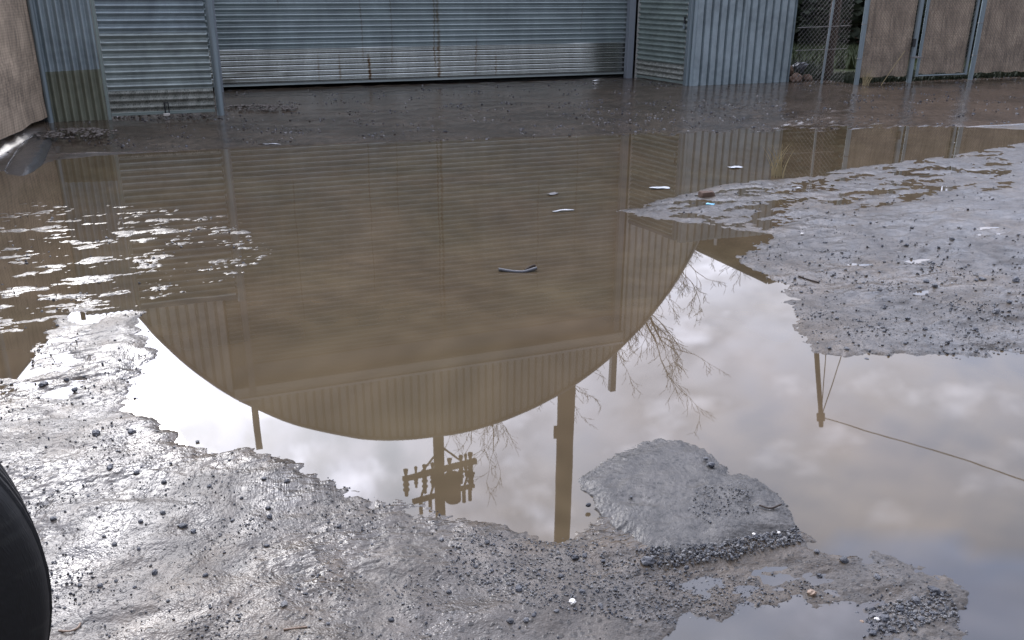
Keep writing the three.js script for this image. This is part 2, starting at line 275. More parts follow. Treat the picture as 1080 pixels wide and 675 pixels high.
{
  const g = new THREE.PlaneGeometry(24, 17, 240, 170); g.rotateX(-Math.PI / 2); g.translate(1.5, 0, -8.2);
  const uv = g.attributes.uv, p = g.attributes.position; for (let i = 0; i < p.count; i++) uv.setXY(i, p.getX(i), -p.getZ(i));
  const col = new Float32Array(p.count * 3); for (let i = 0; i < p.count; i++) { const x = p.getX(i), z = p.getZ(i), k = sstep(-0.35, 0.35, n2b(x * 1.1 + 2, z * 1.6) * 0.6 + 0.3 * n2(x * 4, z * 5) + (sdPoly(SHOAL, x, z) < 0 ? 0.7 : -1.5)); col.set([mix(1, 0.80, k), mix(1, 1.02, k), mix(1, 1.7, k)], i * 3); } g.setAttribute('color', new THREE.BufferAttribute(col, 3));
  const m = mesh('puddle_water', g, M.water, scene); m.userData.kind = 'structure'; m.userData.label = 'still brown muddy water of the large puddle';
}

// ---------------------------------------------------------------- corrugated sheets
// ribs run along y when vertical, along x when not; the sheet spans x0..x1, y0..y1(x) in its own plane
function sheet(x0, x1, y0, y1, pitch, depth, vertical, o = {}) {
  const per = o.per ?? 8, top = typeof y1 === 'function' ? y1 : () => y1, w = x1 - x0;
  const nu = vertical ? Math.max(2, Math.round(w / pitch * per)) : (o.long ?? 10), nv = vertical ? (o.long ?? 6) : Math.max(2, Math.round((top(x0) - y0) / pitch * per));
  const pos = [], uv = [], idx = [], sd = o.seed ?? 1, dent = o.dent ?? 0.006;
  const prof = o.box ? t => { const q = ((t % 1) + 1) % 1; return depth * (q < 0.10 ? q / 0.10 : q < 0.76 ? 1 : q < 0.86 ? 1 - (q - 0.76) / 0.10 : 0); } : t => depth * 0.5 * (1 - Math.cos(t * Math.PI * 2));
  for (let j = 0; j <= nv; j++) for (let i = 0; i <= nu; i++) {
    const x = x0 + w * i / nu, yt = Math.max(top(x), y0 + 0.001), y = y0 + (yt - y0) * j / nv;
    const z = prof((vertical ? x : y) / pitch) + dent * n2(x * 0.9 + sd * 5.3, y * 0.9 + sd) + dent * 0.35 * n2b(x * 3, y * 3 + sd);
    pos.push(x, y, z); uv.push(o.uv ? (x - o.uv[0]) / o.uv[2] : x + sd * 0.37, o.uv ? (y - o.uv[1]) / o.uv[3] : y + sd * 0.19);
  }
  for (let j = 0; j < nv; j++) for (let i = 0; i < nu; i++) { const a = j * (nu + 1) + i, b = a + 1, c = a + nu + 1, e = c + 1; idx.push(a, b, c, b, e, c); }
  const g = new THREE.BufferGeometry(); g.setAttribute('position', new THREE.Float32BufferAttribute(pos, 3)); g.setAttribute('uv', new THREE.Float32BufferAttribute(uv, 2)); g.setIndex(idx); g.computeVertexNormals(); return g;
}

// ---------------------------------------------------------------- the round-roofed shed
const NF = -13.28, ARC = { c: 4.03, y: 0.57, r: 5.3 };
const arcTop = s => ARC.y + Math.sqrt(Math.max(0.0, ARC.r * ARC.r - (s - ARC.c) * (s - ARC.c)));
{
  const t = thing('arched_shed', 'corrugated metal shed with arched roof and wide roller door behind the puddle', 'shed', at(0, 0, NF), TURN);
  const low = s => Math.abs(s - ARC.c) < 5.25;
  let k = 0;
  const gab = (a, b, y0) => mesh('gable_sheet', sheet(a, b, y0, s => arcTop(s) - 0.03, 0.135, 0.055, true, { box: true, per: 20, long: 8, seed: ++k }), M.gable, t).position.set(0, 0, 0.03 + (k % 2) * 0.003);
  for (let a = -1.23; a < 0.5; a += 0.81) gab(a, Math.min(a + 0.83, 0.52), 0.05);
  for (let a = 0.52; a < 7.2; a += 0.81) gab(a, Math.min(a + 0.83, 7.32), 4.50);
  for (let a = 7.34; a < 9.2; a += 0.81) gab(a, Math.min(a + 0.83, 9.26), 0.05);
  // barrel roof with a rolled rim
  const pos = [], uv = [], idx = [], nu = 80, nv = 44; const th0 = Math.asin(-ARC.y / ARC.r);
  for (let j = 0; j <= nv; j++) for (let i = 0; i <= nu; i++) { const th = th0 + (Math.PI - 2 * th0) * i / nu, z = 0.10 - 5.4 * j / nv, r = ARC.r + 0.012 * Math.cos(j * Math.PI); pos.push(ARC.c - Math.cos(th) * r, ARC.y + Math.sin(th) * r, z); uv.push(th * 5, z); }
  for (let j = 0; j < nv; j++) for (let i = 0; i < nu; i++) { const a = j * (nu + 1) + i, b = a + 1, c = a + nu + 1, e = c + 1; idx.push(a, b, c, b, e, c); }
  const rg = new THREE.BufferGeometry(); rg.setAttribute('position', new THREE.Float32BufferAttribute(pos, 3)); rg.setAttribute('uv', new THREE.Float32BufferAttribute(uv, 2)); rg.setIndex(idx); rg.computeVertexNormals();
  const roof = mesh('roof', rg, M.zinc, t);
  const rim = []; for (let i = 0; i <= 60; i++) { const th = th0 + (Math.PI - 2 * th0) * i / 60; rim.push([ARC.c - Math.cos(th) * ARC.r, ARC.y + Math.sin(th) * ARC.r, 0.10]); }
  mesh('rim', tube(rim, 0.028, 120, 6), M.frame, roof);
  const back = new THREE.Shape(); back.moveTo(-1.2, 0); for (let i = 0; i <= 40; i++) { const s = -1.2 + 10.46 * i / 40; back.lineTo(s, arcTop(s) - 0.03); } back.lineTo(9.26, 0);
  const bg = new THREE.ExtrudeGeometry(back, { depth: 0.05, bevelEnabled: false }); bg.translate(0, 0, -5.3); mesh('rear_wall', bg, M.zinc, t);
  // roller door of lapped sheets
  const door = new THREE.Group(); door.name = 'roller_door'; t.add(door);
  const du = [DOOR.s0, 0, DOOR.s1 - DOOR.s0, 4.2]; let y = DOOR.y0 + 0.03, n = 0; const P = 0.077;
  for (const ribs of [6, 9, 9, 9, 9, 9]) {
    const y1 = Math.min(y + ribs * P, DOOR.y1);
    const m = mesh('corrugated_sheet', sheet(DOOR.s0, DOOR.s1, y, y1 + 0.002, P, 0.042, false, { per: 12, long: 26, seed: 3 + n, dent: 0.009, uv: du }), n === 0 ? M.doorPale : M.door, door);
    m.position.z = -0.055 + (n % 2) * 0.004; if (n === 0) m.userData.label = 'paler and smoother bottom sheet with rust runs'; y = y1; n++;
  }
  mesh('bottom_rail', box(DOOR.s1 - DOOR.s0, 0.035, 0.035, (DOOR.s0 + DOOR.s1) / 2, DOOR.y0 + 0.010, -0.045), M.zinc, door);
  mesh('door_housing', box(6.75, 0.36, 0.10, 3.92, 4.26, -0.06, 0.01), M.frame, t).userData.label = 'plain steel housing above the roller door';
  const lint = mesh('lintel', box(6.86, 0.17, 0.16, 3.95, 4.485, 0.05, 0.006), M.gable, t);
  mesh('flashing', box(6.8, 0.04, 0.20, 3.97, 4.592, 0.06, 0.003), M.white, lint);
  mesh('door_post', box(0.10, 5.5, 0.10, 0.80, 2.77, 0.10, 0.006), M.frame, t);
  mesh('door_post', box(0.11, 5.6, 0.11, 7.25, 2.80, 0.03, 0.006), M.frame, t);
  mesh('floor_slab', box(10.3, 0.1, 5.2, 4.03, 0.05, -2.75, 0.01), M.concrete, t);
}

// ---------------------------------------------------------------- left fence panel and gate
{
  const N = -11.17, t = thing('corrugated_fence', 'narrow upright corrugated sheet fence with olive lower sheet, beside the tan mesh fence', 'fence', at(0, 0, N), TURN);
  mesh('corrugated_sheet', sheet(-1.14, -0.575, 0.54, 2.24, 0.0795, 0.034, true, { per: 10, seed: 21 }), M.zincBlue, t);
  const lowS = mesh('corrugated_sheet', sheet(-1.13, -0.57, 0.05, x => 0.62 + 0.03 * (x + 0.85), 0.0795, 0.034, true, { per: 10, seed: 22 }), M.zincOlive, t);
  lowS.position.z = 0.010; lowS.userData.label = 'olive stained lower sheet';
  mesh('top_board', box(0.60, 0.12, 0.05, -0.86, 2.19, -0.045), M.frame, t);
  mesh('added_gap_board', box(0.34, 0.75, 0.03, -1.32, 0.40, -0.07), M.black, t);  // black board added at the fence end, hides sunlit ground behind the gap
  mesh('edge_post', rod([-1.19, 0, -0.02], [-1.19, 2.3, -0.02], 0.028, 0.028, 10), M.black, t);
  mesh('edge_post', box(0.035, 2.15, 0.05, -0.548, 1.13, 0.0), M.zincDark, t);
}
{
  const N = -11.17, t = thing('corrugated_gate', 'gate of horizontal corrugated sheets with drop bolt, beside the olive stained sheet', 'gate', at(0, 0, N), TURN);
  let y = 0.145, n = 0; for (const ribs of [3, 8, 8, 7]) { const m = mesh('corrugated_sheet', sheet(-0.527, 0.60, y, y + ribs * 0.0785 + 0.002, 0.0785, 0.038, false, { per: 12, long: 8, seed: 40 + n, dent: 0.005 }), n === 0 ? M.zincSoiled : n % 2 ? M.zinc : M.zincBlue, t); if (n === 0) m.userData.label = 'mud-soiled lowest sheet'; m.position.z = -0.01 + (n % 2) * 0.004; y += ribs * 0.0785; n++; }
  mesh('top_board', box(1.16, 0.10, 0.05, 0.04, 2.20, -0.03), M.frame, t);
  mesh('bottom_board', box(1.13, 0.035, 0.03, 0.037, 0.122, -0.006), M.zincDark, t);
  mesh('gate_post', rod([0.66, 0.0, 0.03], [0.66, 2.27, 0.03], 0.042, 0.042, 14), M.steel, t);
  const b = mesh('drop_bolt', merge([rod([0.05, 0.09, 0.035], [0.05, 0.24, 0.035], 0.008), rod([0.09, 0.12, 0.035], [0.09, 0.24, 0.035], 0.006), rod([0.05, 0.235, 0.035], [0.09, 0.235, 0.035], 0.006)]), M.black, t);
  mesh('keeper', box(0.07, 0.03, 0.05, 0.06, 0.105, 0.05), M.pale, b);
}
// ---------------------------------------------------------------- right side: gate leaf turned in, and fence panel
{
  const a = at(7.50, 0, -11.87), b = at(7.33, 0, -13.16), dx = b[0] - a[0], dz = b[2] - a[2], L = Math.hypot(dx, dz), turn = Math.atan2(-dz, dx) + Math.PI;
  const t = thing('corrugated_gate', 'dark gate of horizontal corrugated sheets with padlock, turned in towards the roller door', 'gate', b, turn);
  let y = 0.165, n = 0; for (const ribs of [3, 8, 8, 8]) { mesh('corrugated_sheet', sheet(0.06, L - 0.05, y, y + ribs * 0.078 + 0.002, 0.078, 0.038, false, { per: 12, long: 8, seed: 60 + n, dent: 0.005 }), n === 0 ? M.zincSoiled : M.zincDark, t).position.z = (n % 2) * 0.004; y += ribs * 0.078; n++; }
  mesh('bottom_rail', box(L - 0.1, 0.035, 0.04, L / 2, 0.145, 0), M.zincDark, t); mesh('top_rail', box(L - 0.1, 0.05, 0.04, L / 2, y + 0.03, 0), M.frame, t);
  mesh('gate_post', box(0.07, 2.30, 0.07, L + 0.0, 1.17, 0.0), M.steel, t);
  const hasp = mesh('hasp', box(0.03, 0.10, 0.02, L - 0.09, 1.05, 0.035), M.black, t); mesh('padlock', merge([box(0.045, 0.05, 0.022, L - 0.09, 0.95, 0.045, 0.005), new THREE.TorusGeometry(0.016, 0.004, 6, 12).translate(L - 0.09, 0.985, 0.045)]), M.steel, hasp);
}
{
  const t = thing('corrugated_fence', 'blue-grey fence panel of wide upright corrugations between the dark gate and the open wire mesh', 'fence', at(0, 0, -11.83), TURN);
  mesh('corrugated_sheet', sheet(7.56, 8.45, 0.06, 2.36, 0.135, 0.048, true, { box: true, per: 20, seed: 71 }), M.zincBlue, t);
  mesh('corrugated_sheet', sheet(8.42, 9.33, 0.06, 2.37, 0.135, 0.048, true, { box: true, per: 20, seed: 72 }), M.zincBlue, t).position.z = 0.004;
  mesh('corner_trim', box(0.06, 2.3, 0.03, 7.555, 1.2, 0.012), M.zincBlue, t);
  mesh('top_rail', box(1.8, 0.05, 0.04, 8.44, 2.30, -0.03), M.frame, t); mesh('bottom_rail', box(1.8, 0.05, 0.04, 8.44, 0.35, -0.03), M.frame, t);
}
// ---------------------------------------------------------------- chain-link fences with tan privacy cloth
function wireMesh(x0, x1, y0, y1, pitch, r) {
  const gs = [], w = x1 - x0, h = y1 - y0;
  for (const sg of [1, -1]) for (let c = -h; c < w; c += pitch) {
    let ax = Math.max(0, c), ay = ax - c, bx = Math.min(w, c + h), by = bx - c; if (bx - ax < 0.01) continue;
    if (sg < 0) { ay = h - ay; by = h - by; }
    gs.push(rod([x0 + ax, y0 + ay, sg * r * 0.8], [x0 + bx, y0 + by, sg * r * 0.8], r, r, 3));
  }
  return merge(gs);
}
function clothGeo(x0, x1, y0, y1, sag = 0.02) {
  const g = new THREE.PlaneGeometry(x1 - x0, y1 - y0, 24, 24); g.translate((x0 + x1) / 2, (y0 + y1) / 2, 0); const p = g.attributes.position, uv = g.attributes.uv;
  for (let i = 0; i < p.count; i++) { const x = p.getX(i), y = p.getY(i); uv.setXY(i, x, y); p.setZ(i, -0.018 + sag * (n2(x * 1.7, y * 1.7) * 0.4 - 0.4) + 0.004 * n2b(x * 8, y * 3)); if (y < y0 + 0.02) p.setY(i, y + 0.02 * n2b(x * 5, 3)); }
  g.computeVertexNormals(); const b = g.clone(); b.translate(0, 0, -0.004); { const ix = b.index.array; for (let i = 0; i < ix.length; i += 3) { const q = ix[i]; ix[i] = ix[i + 1]; ix[i + 1] = q; } b.computeVertexNormals(); }
  return merge([g, b]);
}
function ties(t, list) { for (const [x, y] of list) mesh('tie_wire', tube([[x - 0.02, y - 0.05, 0.012], [x, y, 0.02], [x + 0.012, y + 0.05, 0.014], [x + 0.02, y + 0.085, 0.0]], 0.0045, 8, 4), M.wire, t); }
const NC = -11.14;
function fenceRun(label, s0, s1, cloth, group) {
  const t = thing('chain_link_fence', label, 'fence', at(s0, 0, NC), TURN, group), w = s1 - s0;
  mesh('fence_post', rod([0, 0, 0.02], [0, 2.3, 0.02], 0.038, 0.038, 12), M.steel, t);
  mesh('top_rail', rod([0, 2.2, 0], [w, 2.2, 0], 0.02, 0.02, 8), M.steel, t);
  const wm = mesh('wire_mesh', wireMesh(0.03, w - 0.02, 0.22, 2.18, 0.055, 0.0022), M.wire, t); wm.userData.kind = 'stuff';
  if (cloth) mesh('privacy_cloth', clothGeo(0.03, w - 0.03, 0.215, 2.15), M.fabric, t);
  for (const y of [0.5, 1.0, 1.5, 2.0]) mesh('tie_band', new THREE.TorusGeometry(0.04, 0.006, 6, 14).rotateX(Math.PI / 2).translate(0, y, 0.02), M.wire, t);
  return t;
}
fenceRun('chain-link fence panel with tan cloth between the open mesh and the gate', 10.09, 11.14, true);
{
  const t = thing('chain_link_fence', 'bare chain-link mesh without cloth beside the blue-grey fence panel', 'fence', at(9.10, 0, NC - 0.25), TURN);
  const wm = mesh('wire_mesh', wireMesh(0, 0.98, 0.12, 2.18, 0.075, 0.002), M.wire, t); wm.userData.kind = 'stuff';
  mesh('top_rail', rod([0, 2.2, 0], [0.98, 2.2, 0], 0.02, 0.02, 8), M.steel, t);
  mesh('thin_post', rod([0.60, 0.05, -0.06], [0.67, 2.25, -0.06], 0.018, 0.018, 8), M.steel, t);
  mesh('cross_wire', rod([0, 0.95, -0.03], [0.98, 0.97, -0.03], 0.005, 0.005, 5), M.wire, t); mesh('cross_wire', rod([0, 0.62, -0.03], [0.98, 0.63, -0.03], 0.004, 0.004, 5), M.wire, t);
}
{
  const t = thing('chain_link_gate', 'tan clothed chain-link gate hung between pairs of steel posts', 'gate', at(11.14, 0, NC), TURN);
  mesh('gate_post', rod([0, 0, 0.02], [0, 2.35, 0.02], 0.04, 0.04, 12), M.steel, t); 
  const f = [0.14, 1.17];
  for (const x of f) mesh('frame_tube', rod([x, 0.20, 0.02], [x, 2.15, 0.02], 0.024, 0.024, 10), M.steel, t);
  mesh('frame_tube', rod([f[0], 0.21, 0.02], [f[1], 0.21, 0.02], 0.012, 0.012, 8), M.steel, t); mesh('frame_tube', rod([f[0], 2.15, 0.02], [f[1], 2.15, 0.02], 0.022, 0.022, 10), M.steel, t);
  mesh('frame_tube', rod([f[0], 1.42, -0.005], [f[1], 1.42, -0.005], 0.016, 0.016, 10), M.steel, t);
  const wm = mesh('wire_mesh', wireMesh(0.17, 1.15, 0.22, 2.13, 0.055, 0.0022), M.wire, t); wm.userData.kind = 'stuff';
  mesh('privacy_cloth', clothGeo(0.17, 1.15, 0.23, 2.12), M.fabric, t);
  for (const y of [0.5, 1.6]) mesh('hinge', merge([box(0.17, 0.03, 0.012, 0.07, y, 0.06), new THREE.TorusGeometry(0.043, 0.007, 6, 14).rotateX(Math.PI / 2).translate(0, y, 0.02)]), M.wire, t);
  mesh('latch', box(0.05, 0.12, 0.03, -0.05, 0.72, 0.05), M.black, t);
}
fenceRun('chain-link fence with tan cloth running on beyond the gate', 12.44, 15.2, true);
{ // fence at the left, square to the shed front
  const t = thing('chain_link_fence', 'chain-link fence with tan cloth running from the olive stained sheet towards the tyre', 'fence', at(-1.20, 0, -11.20), TURN - Math.PI / 2 - 0.19);
  const L = 7.6;
  const c = mesh('privacy_cloth', clothGeo(0.0, L, 0.13, 2.0, 0.03), M.fabric, t); 
  const wm = mesh('wire_mesh', wireMesh(0, L, 0.20, 2.0, 0.06, 0.0022), M.wire, t); wm.userData.kind = 'stuff';
  for (const x of [0.06, 2.6, 5.2, 7.6]) mesh('fence_post', rod([x, 0, -0.06], [x, 2.1, -0.06], 0.03, 0.03, 10), M.steel, t);
  mesh('top_rail', rod([0, 2.02, -0.02], [L, 2.02, -0.02], 0.02, 0.02, 8), M.steel, t);
  ties(t, [[0.4, 1.42], [0.9, 1.42], [1.4, 1.42], [1.9, 1.42], [2.4, 1.43], [2.9, 1.42], [3.4, 1.42]]);
}

// ---------------------------------------------------------------- beyond the fences
{
  const t = thing('wooden_post', 'dark weathered wooden post behind the bare chain-link mesh', 'post', at(10.17, 0, -11.9), TURN);
  const g = new THREE.CylinderGeometry(0.075, 0.085, 2.9, 10, 12); g.translate(0, 1.4, 0); const p = g.attributes.position; for (let i = 0; i < p.count; i++) { const k = 1 + 0.08 * n3(p.getX(i) * 9, p.getY(i) * 2, p.getZ(i) * 9); p.setX(i, p.getX(i) * k + p.getY(i) * 0.006); p.setZ(i, p.getZ(i) * k); } g.computeVertexNormals();
  mesh('shaft', g, M.wood, t);
}
function crownCloud(n, rad, size, seed, flat = 1) {
  const R = rng(seed), pos = [], idx = [];
  for (let k = 0; k < n; k++) {
    const th = R() * 6.283, u = R() * 2 - 1, rr = Math.cbrt(R()) , q = Math.sqrt(1 - u * u), bump = 1 + 0.25 * n3(Math.cos(th) * q * 2, u * 2, Math.sin(th) * q * 2 + seed);
    const c = [Math.cos(th) * q * rr * rad[0] * bump, u * rr * rad[1] * bump, Math.sin(th) * q * rr * rad[2] * bump], a = R() * 6.283, b = (R() - 0.5) * 2.4 * flat, s = size * (0.6 + 0.8 * R());
    const ux = Math.cos(a) * s, uz = Math.sin(a) * s, vx = -Math.sin(a) * Math.sin(b) * s * 0.5, vy = Math.cos(b) * s * 0.5, vz = Math.cos(a) * Math.sin(b) * s * 0.5, i = pos.length / 3;
    pos.push(c[0] - ux, c[1], c[2] - uz, c[0] + vx, c[1] + vy, c[2] + vz, c[0] + ux, c[1], c[2] + uz, c[0] - vx, c[1] - vy, c[2] - vz); idx.push(i, i + 1, i + 2, i, i + 2, i + 3);
  }
  const g = new THREE.BufferGeometry(); g.setAttribute('position', new THREE.Float32BufferAttribute(pos, 3)); g.setAttribute('uv', new THREE.Float32BufferAttribute(new Float32Array(pos.length / 3 * 2), 2)); g.setIndex(idx); g.computeVertexNormals(); return g;
}
{
  const spots = [[10.0, -15.2, 0.5, 0.42, 0.4, 'low dark bush behind the wooden post'], [11.2, -15.9, 0.9, 0.5, 0.5, 'broad dark bush behind the tan chain-link panel'], [9.2, -14.4, 0.42, 0.4, 0.4, 'small dark bush behind the blue-grey fence panel']];
  spots.forEach(([s, n, rx, ry, rz, label], i) => { const t = thing('bush', label, 'bush', at(s, 0.1, n), 0); const f = crownCloud(1800, [rx, ry, rz], 0.05, 90 + i); f.translate(0, ry * 0.85, 0); mesh('foliage', f, M.leaf, t); mesh('stem', merge([rod([0, -0.05, 0], [0.1, ry, 0], 0.02, 0.01, 6), rod([0, -0.05, 0], [-0.12, ry, 0.05], 0.018, 0.008, 6)]), M.bark, t); });
}
{ // dark hedge far behind the gap
  const R = rng(8); for (let i = 0; i < 6; i++) { const az = THREE.MathUtils.degToRad(13 + i * 3.2), d = 21.5 + R() * 1.5, h = 2.3 + R() * 0.8; const t = thing('hedge_bush', 'tall dark evergreen in the hedge row across the lawn', 'bush', [Math.sin(az) * d, 0.1, -Math.cos(az) * d], 0, 'evergreens in the hedge across the lawn'); const f = crownCloud(4200, [1.15, h * 0.6, 0.8], 0.10, 120 + i); f.translate(0, h * 0.5, 0); mesh('foliage', f, M.leaf, t); mesh('trunk', rod([0, -0.1, 0], [0, h * 0.8, 0], 0.07, 0.03, 7), M.bark, t); }
}
{ // grass of the lawn beyond
  const R = rng(9), g = new THREE.BufferGeometry(); g.setAttribute('position', new THREE.Float32BufferAttribute([-0.012, 0, 0, 0.012, 0, 0, 0.02, 0.16, 0.03], 3)); g.setAttribute('normal', new THREE.Float32BufferAttribute([0, 0.5, 0.87, 0, 0.5, 0.87, 0, 0.5, 0.87], 3)); g.setAttribute('uv', new THREE.Float32BufferAttribute([0, 0, 1, 0, 0.5, 1], 2)); g.setIndex([0, 1, 2]);
  const n = 14000, im = new THREE.InstancedMesh(g, M.grass, n), d = new THREE.Object3D(); for (let i = 0; i < n; i++) { const az = THREE.MathUtils.degToRad(12 + R() * 11), q = 18 + R() * 4.5; d.position.set(Math.sin(az) * q, 0.10, -Math.cos(az) * q); d.rotation.set(0, R() * 6.28, 0); const s = 0.6 + R() * 1.1; d.scale.set(s * 2, s, s); d.updateMatrix(); im.setMatrixAt(i, d.matrix); }
  im.name = 'lawn_grass'; im.userData = { kind: 'stuff', label: 'green lawn grass behind the bare chain-link mesh', category: 'grass' }; scene.add(im);
}
// a brown house whose roof edge shows in the water
{
  const d = 25, az = THREE.MathUtils.degToRad(17.0), t = thing('brown_house', 'brown house with low pitched gable and white downpipe behind the blue-grey fence', 'house', [Math.sin(az) * d, 0, -Math.cos(az) * d], -az);
  const w = 3.3, eave = 5.05, peak = 6.35, sh = new THREE.Shape(); sh.moveTo(-w, 0); sh.lineTo(-w, eave - 0.15); sh.lineTo(0, peak - 0.15); sh.lineTo(w, eave - 0.15); sh.lineTo(w, 0); const g = new THREE.ExtrudeGeometry(sh, { depth: 6, bevelEnabled: false }); g.translate(0, 0, -6); mesh('wall', g, M.siding, t);
  for (let k = 0; k < 24; k++) { const y = 0.3 + k * 0.24; const hw = y < eave - 0.2 ? w : Math.max(0.1, w * (peak - 0.2 - y) / (peak - eave)); mesh('board', box(hw * 2, 0.2, 0.03, 0, y, 0.01), M.siding, t); }
  const L = Math.hypot(w + 0.3, (peak - eave) * (w + 0.3) / w), an = Math.atan2(peak - eave, w); for (const sg of [-1, 1]) { const r = box(L, 0.12, 6.6, 0, 0, 0); r.rotateZ(-sg * an); r.translate(sg * (w + 0.3) / 2, (peak + peak - (peak - eave) * (w + 0.3) / w) / 2 - 0.04, -3); mesh('roof', r, M.dark, t); }
  mesh('downpipe', rod([-1.55, 0.2, 0.1], [-1.55, 5.4, 0.1], 0.05, 0.05, 8), M.white, t);
  const win = mesh('window', box(1.2, 1.1, 0.06, 1.2, 2.2, 0.03), M.white, t); mesh('pane', box(1.0, 0.9, 0.02, 1.2, 2.2, 0.065), M.black, win);
}
// bare trees
function bareTree(label, pos, h, seed, spreadK = 1) {
  const R = rng(seed), t = thing('bare_tree', label, 'tree', pos, 0, undefined), trunkG = [], limbG = [], twigG = [];
  const grow = (p, dir, len, r, lev) => {
    const n = 3; let a = p.clone(), d = dir.clone();
    for (let i = 0; i < n; i++) {
      d.add(new THREE.Vector3(R() - 0.5, (R() - 0.4) * 0.5, R() - 0.5).multiplyScalar(lev === 0 ? 0.12 : 0.75)).normalize();
      const b = a.clone().addScaledVector(d, len / n), r1 = r * (1 - 0.28 / n * (i + 1));
      (lev === 0 ? trunkG : lev < 3 ? limbG : twigG).push(rod(a.toArray(), b.toArray(), r * (1 - 0.28 / n * i), r1, lev < 2 ? 7 : lev < 4 ? 4 : 3));
      if (lev < 5 && (lev > 0 || i > 0)) { const kids = lev === 0 ? 3 : lev < 3 ? 1 + (R() < 0.45 ? 1 : 0) : R() < 0.9 ? 1 + (R() < 0.35 ? 1 : 0) : 0; for (let k = 0; k < kids; k++) { const an = R() * 6.28, sp = (0.55 + R() * 0.5) * spreadK; const nd = d.clone().add(new THREE.Vector3(Math.cos(an) * sp, 0.12 + (R() - 0.5) * 0.3, Math.sin(an) * sp)).normalize(); grow(b, nd, len * (0.42 + 0.16 * R()), Math.max(0.006, r1 * 0.5), lev + 1); } }
      a = b;
    }
  };
  grow(new THREE.Vector3(0, -0.1, 0), new THREE.Vector3(0, 1, 0), h * 0.55, h * 0.009, 0);
  mesh('trunk', merge(trunkG), M.bark, t); mesh('limbs', merge(limbG), M.bark, t); mesh('crown', merge(twigG), M.bark, t);
}
const polar = (azd, d, y = 0) => { const a = THREE.MathUtils.degToRad(azd); return [Math.sin(a) * d, y, -Math.cos(a) * d]; };
bareTree('bare tree with many fine branches beside the shed roof, nearest the brown house', polar(10.6, 29), 9.4, 301, 0.9);
bareTree('bare tree rising behind the shed roof beside the thick pole', polar(6.9, 27), 11.3, 317, 0.9);
bareTree('bare tree rising behind the shed roof between the two straight poles', polar(-0.8, 27), 14.4, 329, 0.9);

// poles and wires
{
  const p = polar(3.95, 22), t = thing('thick_pole', 'thick straight wooden pole rising behind the shed roof', 'pole', p, 0);
  mesh('shaft', rod([0, 0, 0], [0, 17, 0], 0.27, 0.225, 18), M.pole, t);
  mesh('bracket', box(0.12, 0.3, 0.2, -0.27, 10.2, 0.05), M.rust, t);
}
{
  const p = polar(-5.35, 23), t = thing('utility_pole', 'wooden utility pole with crossarm and insulators behind the shed roof', 'pole', p, THREE.MathUtils.degToRad(28));
  mesh('shaft', rod([0, 0, 0], [0, 14.2, 0], 0.19, 0.155, 14), M.pole, t);
  const y = 11.9, arm = mesh('crossarm', box(2.35, 0.15, 0.14, -0.05, y, 0.2), M.pole, t);
  for (const [x, hh, rr] of [[-1.13, 0.55, 0.075], [-0.55, 0.62, 0.07], [-0.3, 0.5, 0.06], [-0.82, 0.35, 0.05], [0.25, 0.7, 0.08], [0.62, 0.6, 0.07], [0.78, 0.4, 0.05], [0.93, 0.95, 0.08]]) mesh('insulator', merge([rod([x, y - 0.32, 0.2], [x, y + 0.1, 0.2], 0.035), new THREE.CylinderGeometry(rr * 0.6, rr, 0.16, 10).translate(x, y - 0.22, 0.2), new THREE.CylinderGeometry(rr * 0.7, rr, hh, 10).translate(x, y + 0.05 + hh / 2, 0.2), new THREE.CylinderGeometry(rr * 1.3, rr * 1.3, 0.04, 10).translate(x, y + hh * 0.4, 0.2), new THREE.CylinderGeometry(rr * 1.3, rr * 1.3, 0.04, 10).translate(x, y + hh * 0.7, 0.2)]), M.pole, arm);
  for (const sg of [-1, 1]) mesh('brace', rod([sg * 0.75, y - 0.02, 0.24], [0, y - 0.75, 0.2], 0.03, 0.03, 6), M.pole, t);
  mesh('transformer', merge([new THREE.CylinderGeometry(0.24, 0.24, 0.9, 16).translate(0.36, y + 0.75, 0.16), new THREE.CylinderGeometry(0.05, 0.06, 0.16, 8).translate(0.38, y + 1.1, 0.16)]), M.pole, t);
  mesh('crossarm', box(2.0, 0.13, 0.12, 0.05, y + 0.85, 0.2), M.pole, t); for (const x of [-0.7, -0.4, 0.7, 0.9]) mesh('fuse_holder', merge([new THREE.CylinderGeometry(0.06, 0.06, 0.5, 8).translate(x, y + 1.1, 0.2), new THREE.CylinderGeometry(0.035, 0.035, 0.5, 8).rotateZ(0.35).translate(x + 0.06, y + 0.62, 0.22)]), M.pole, t);
}
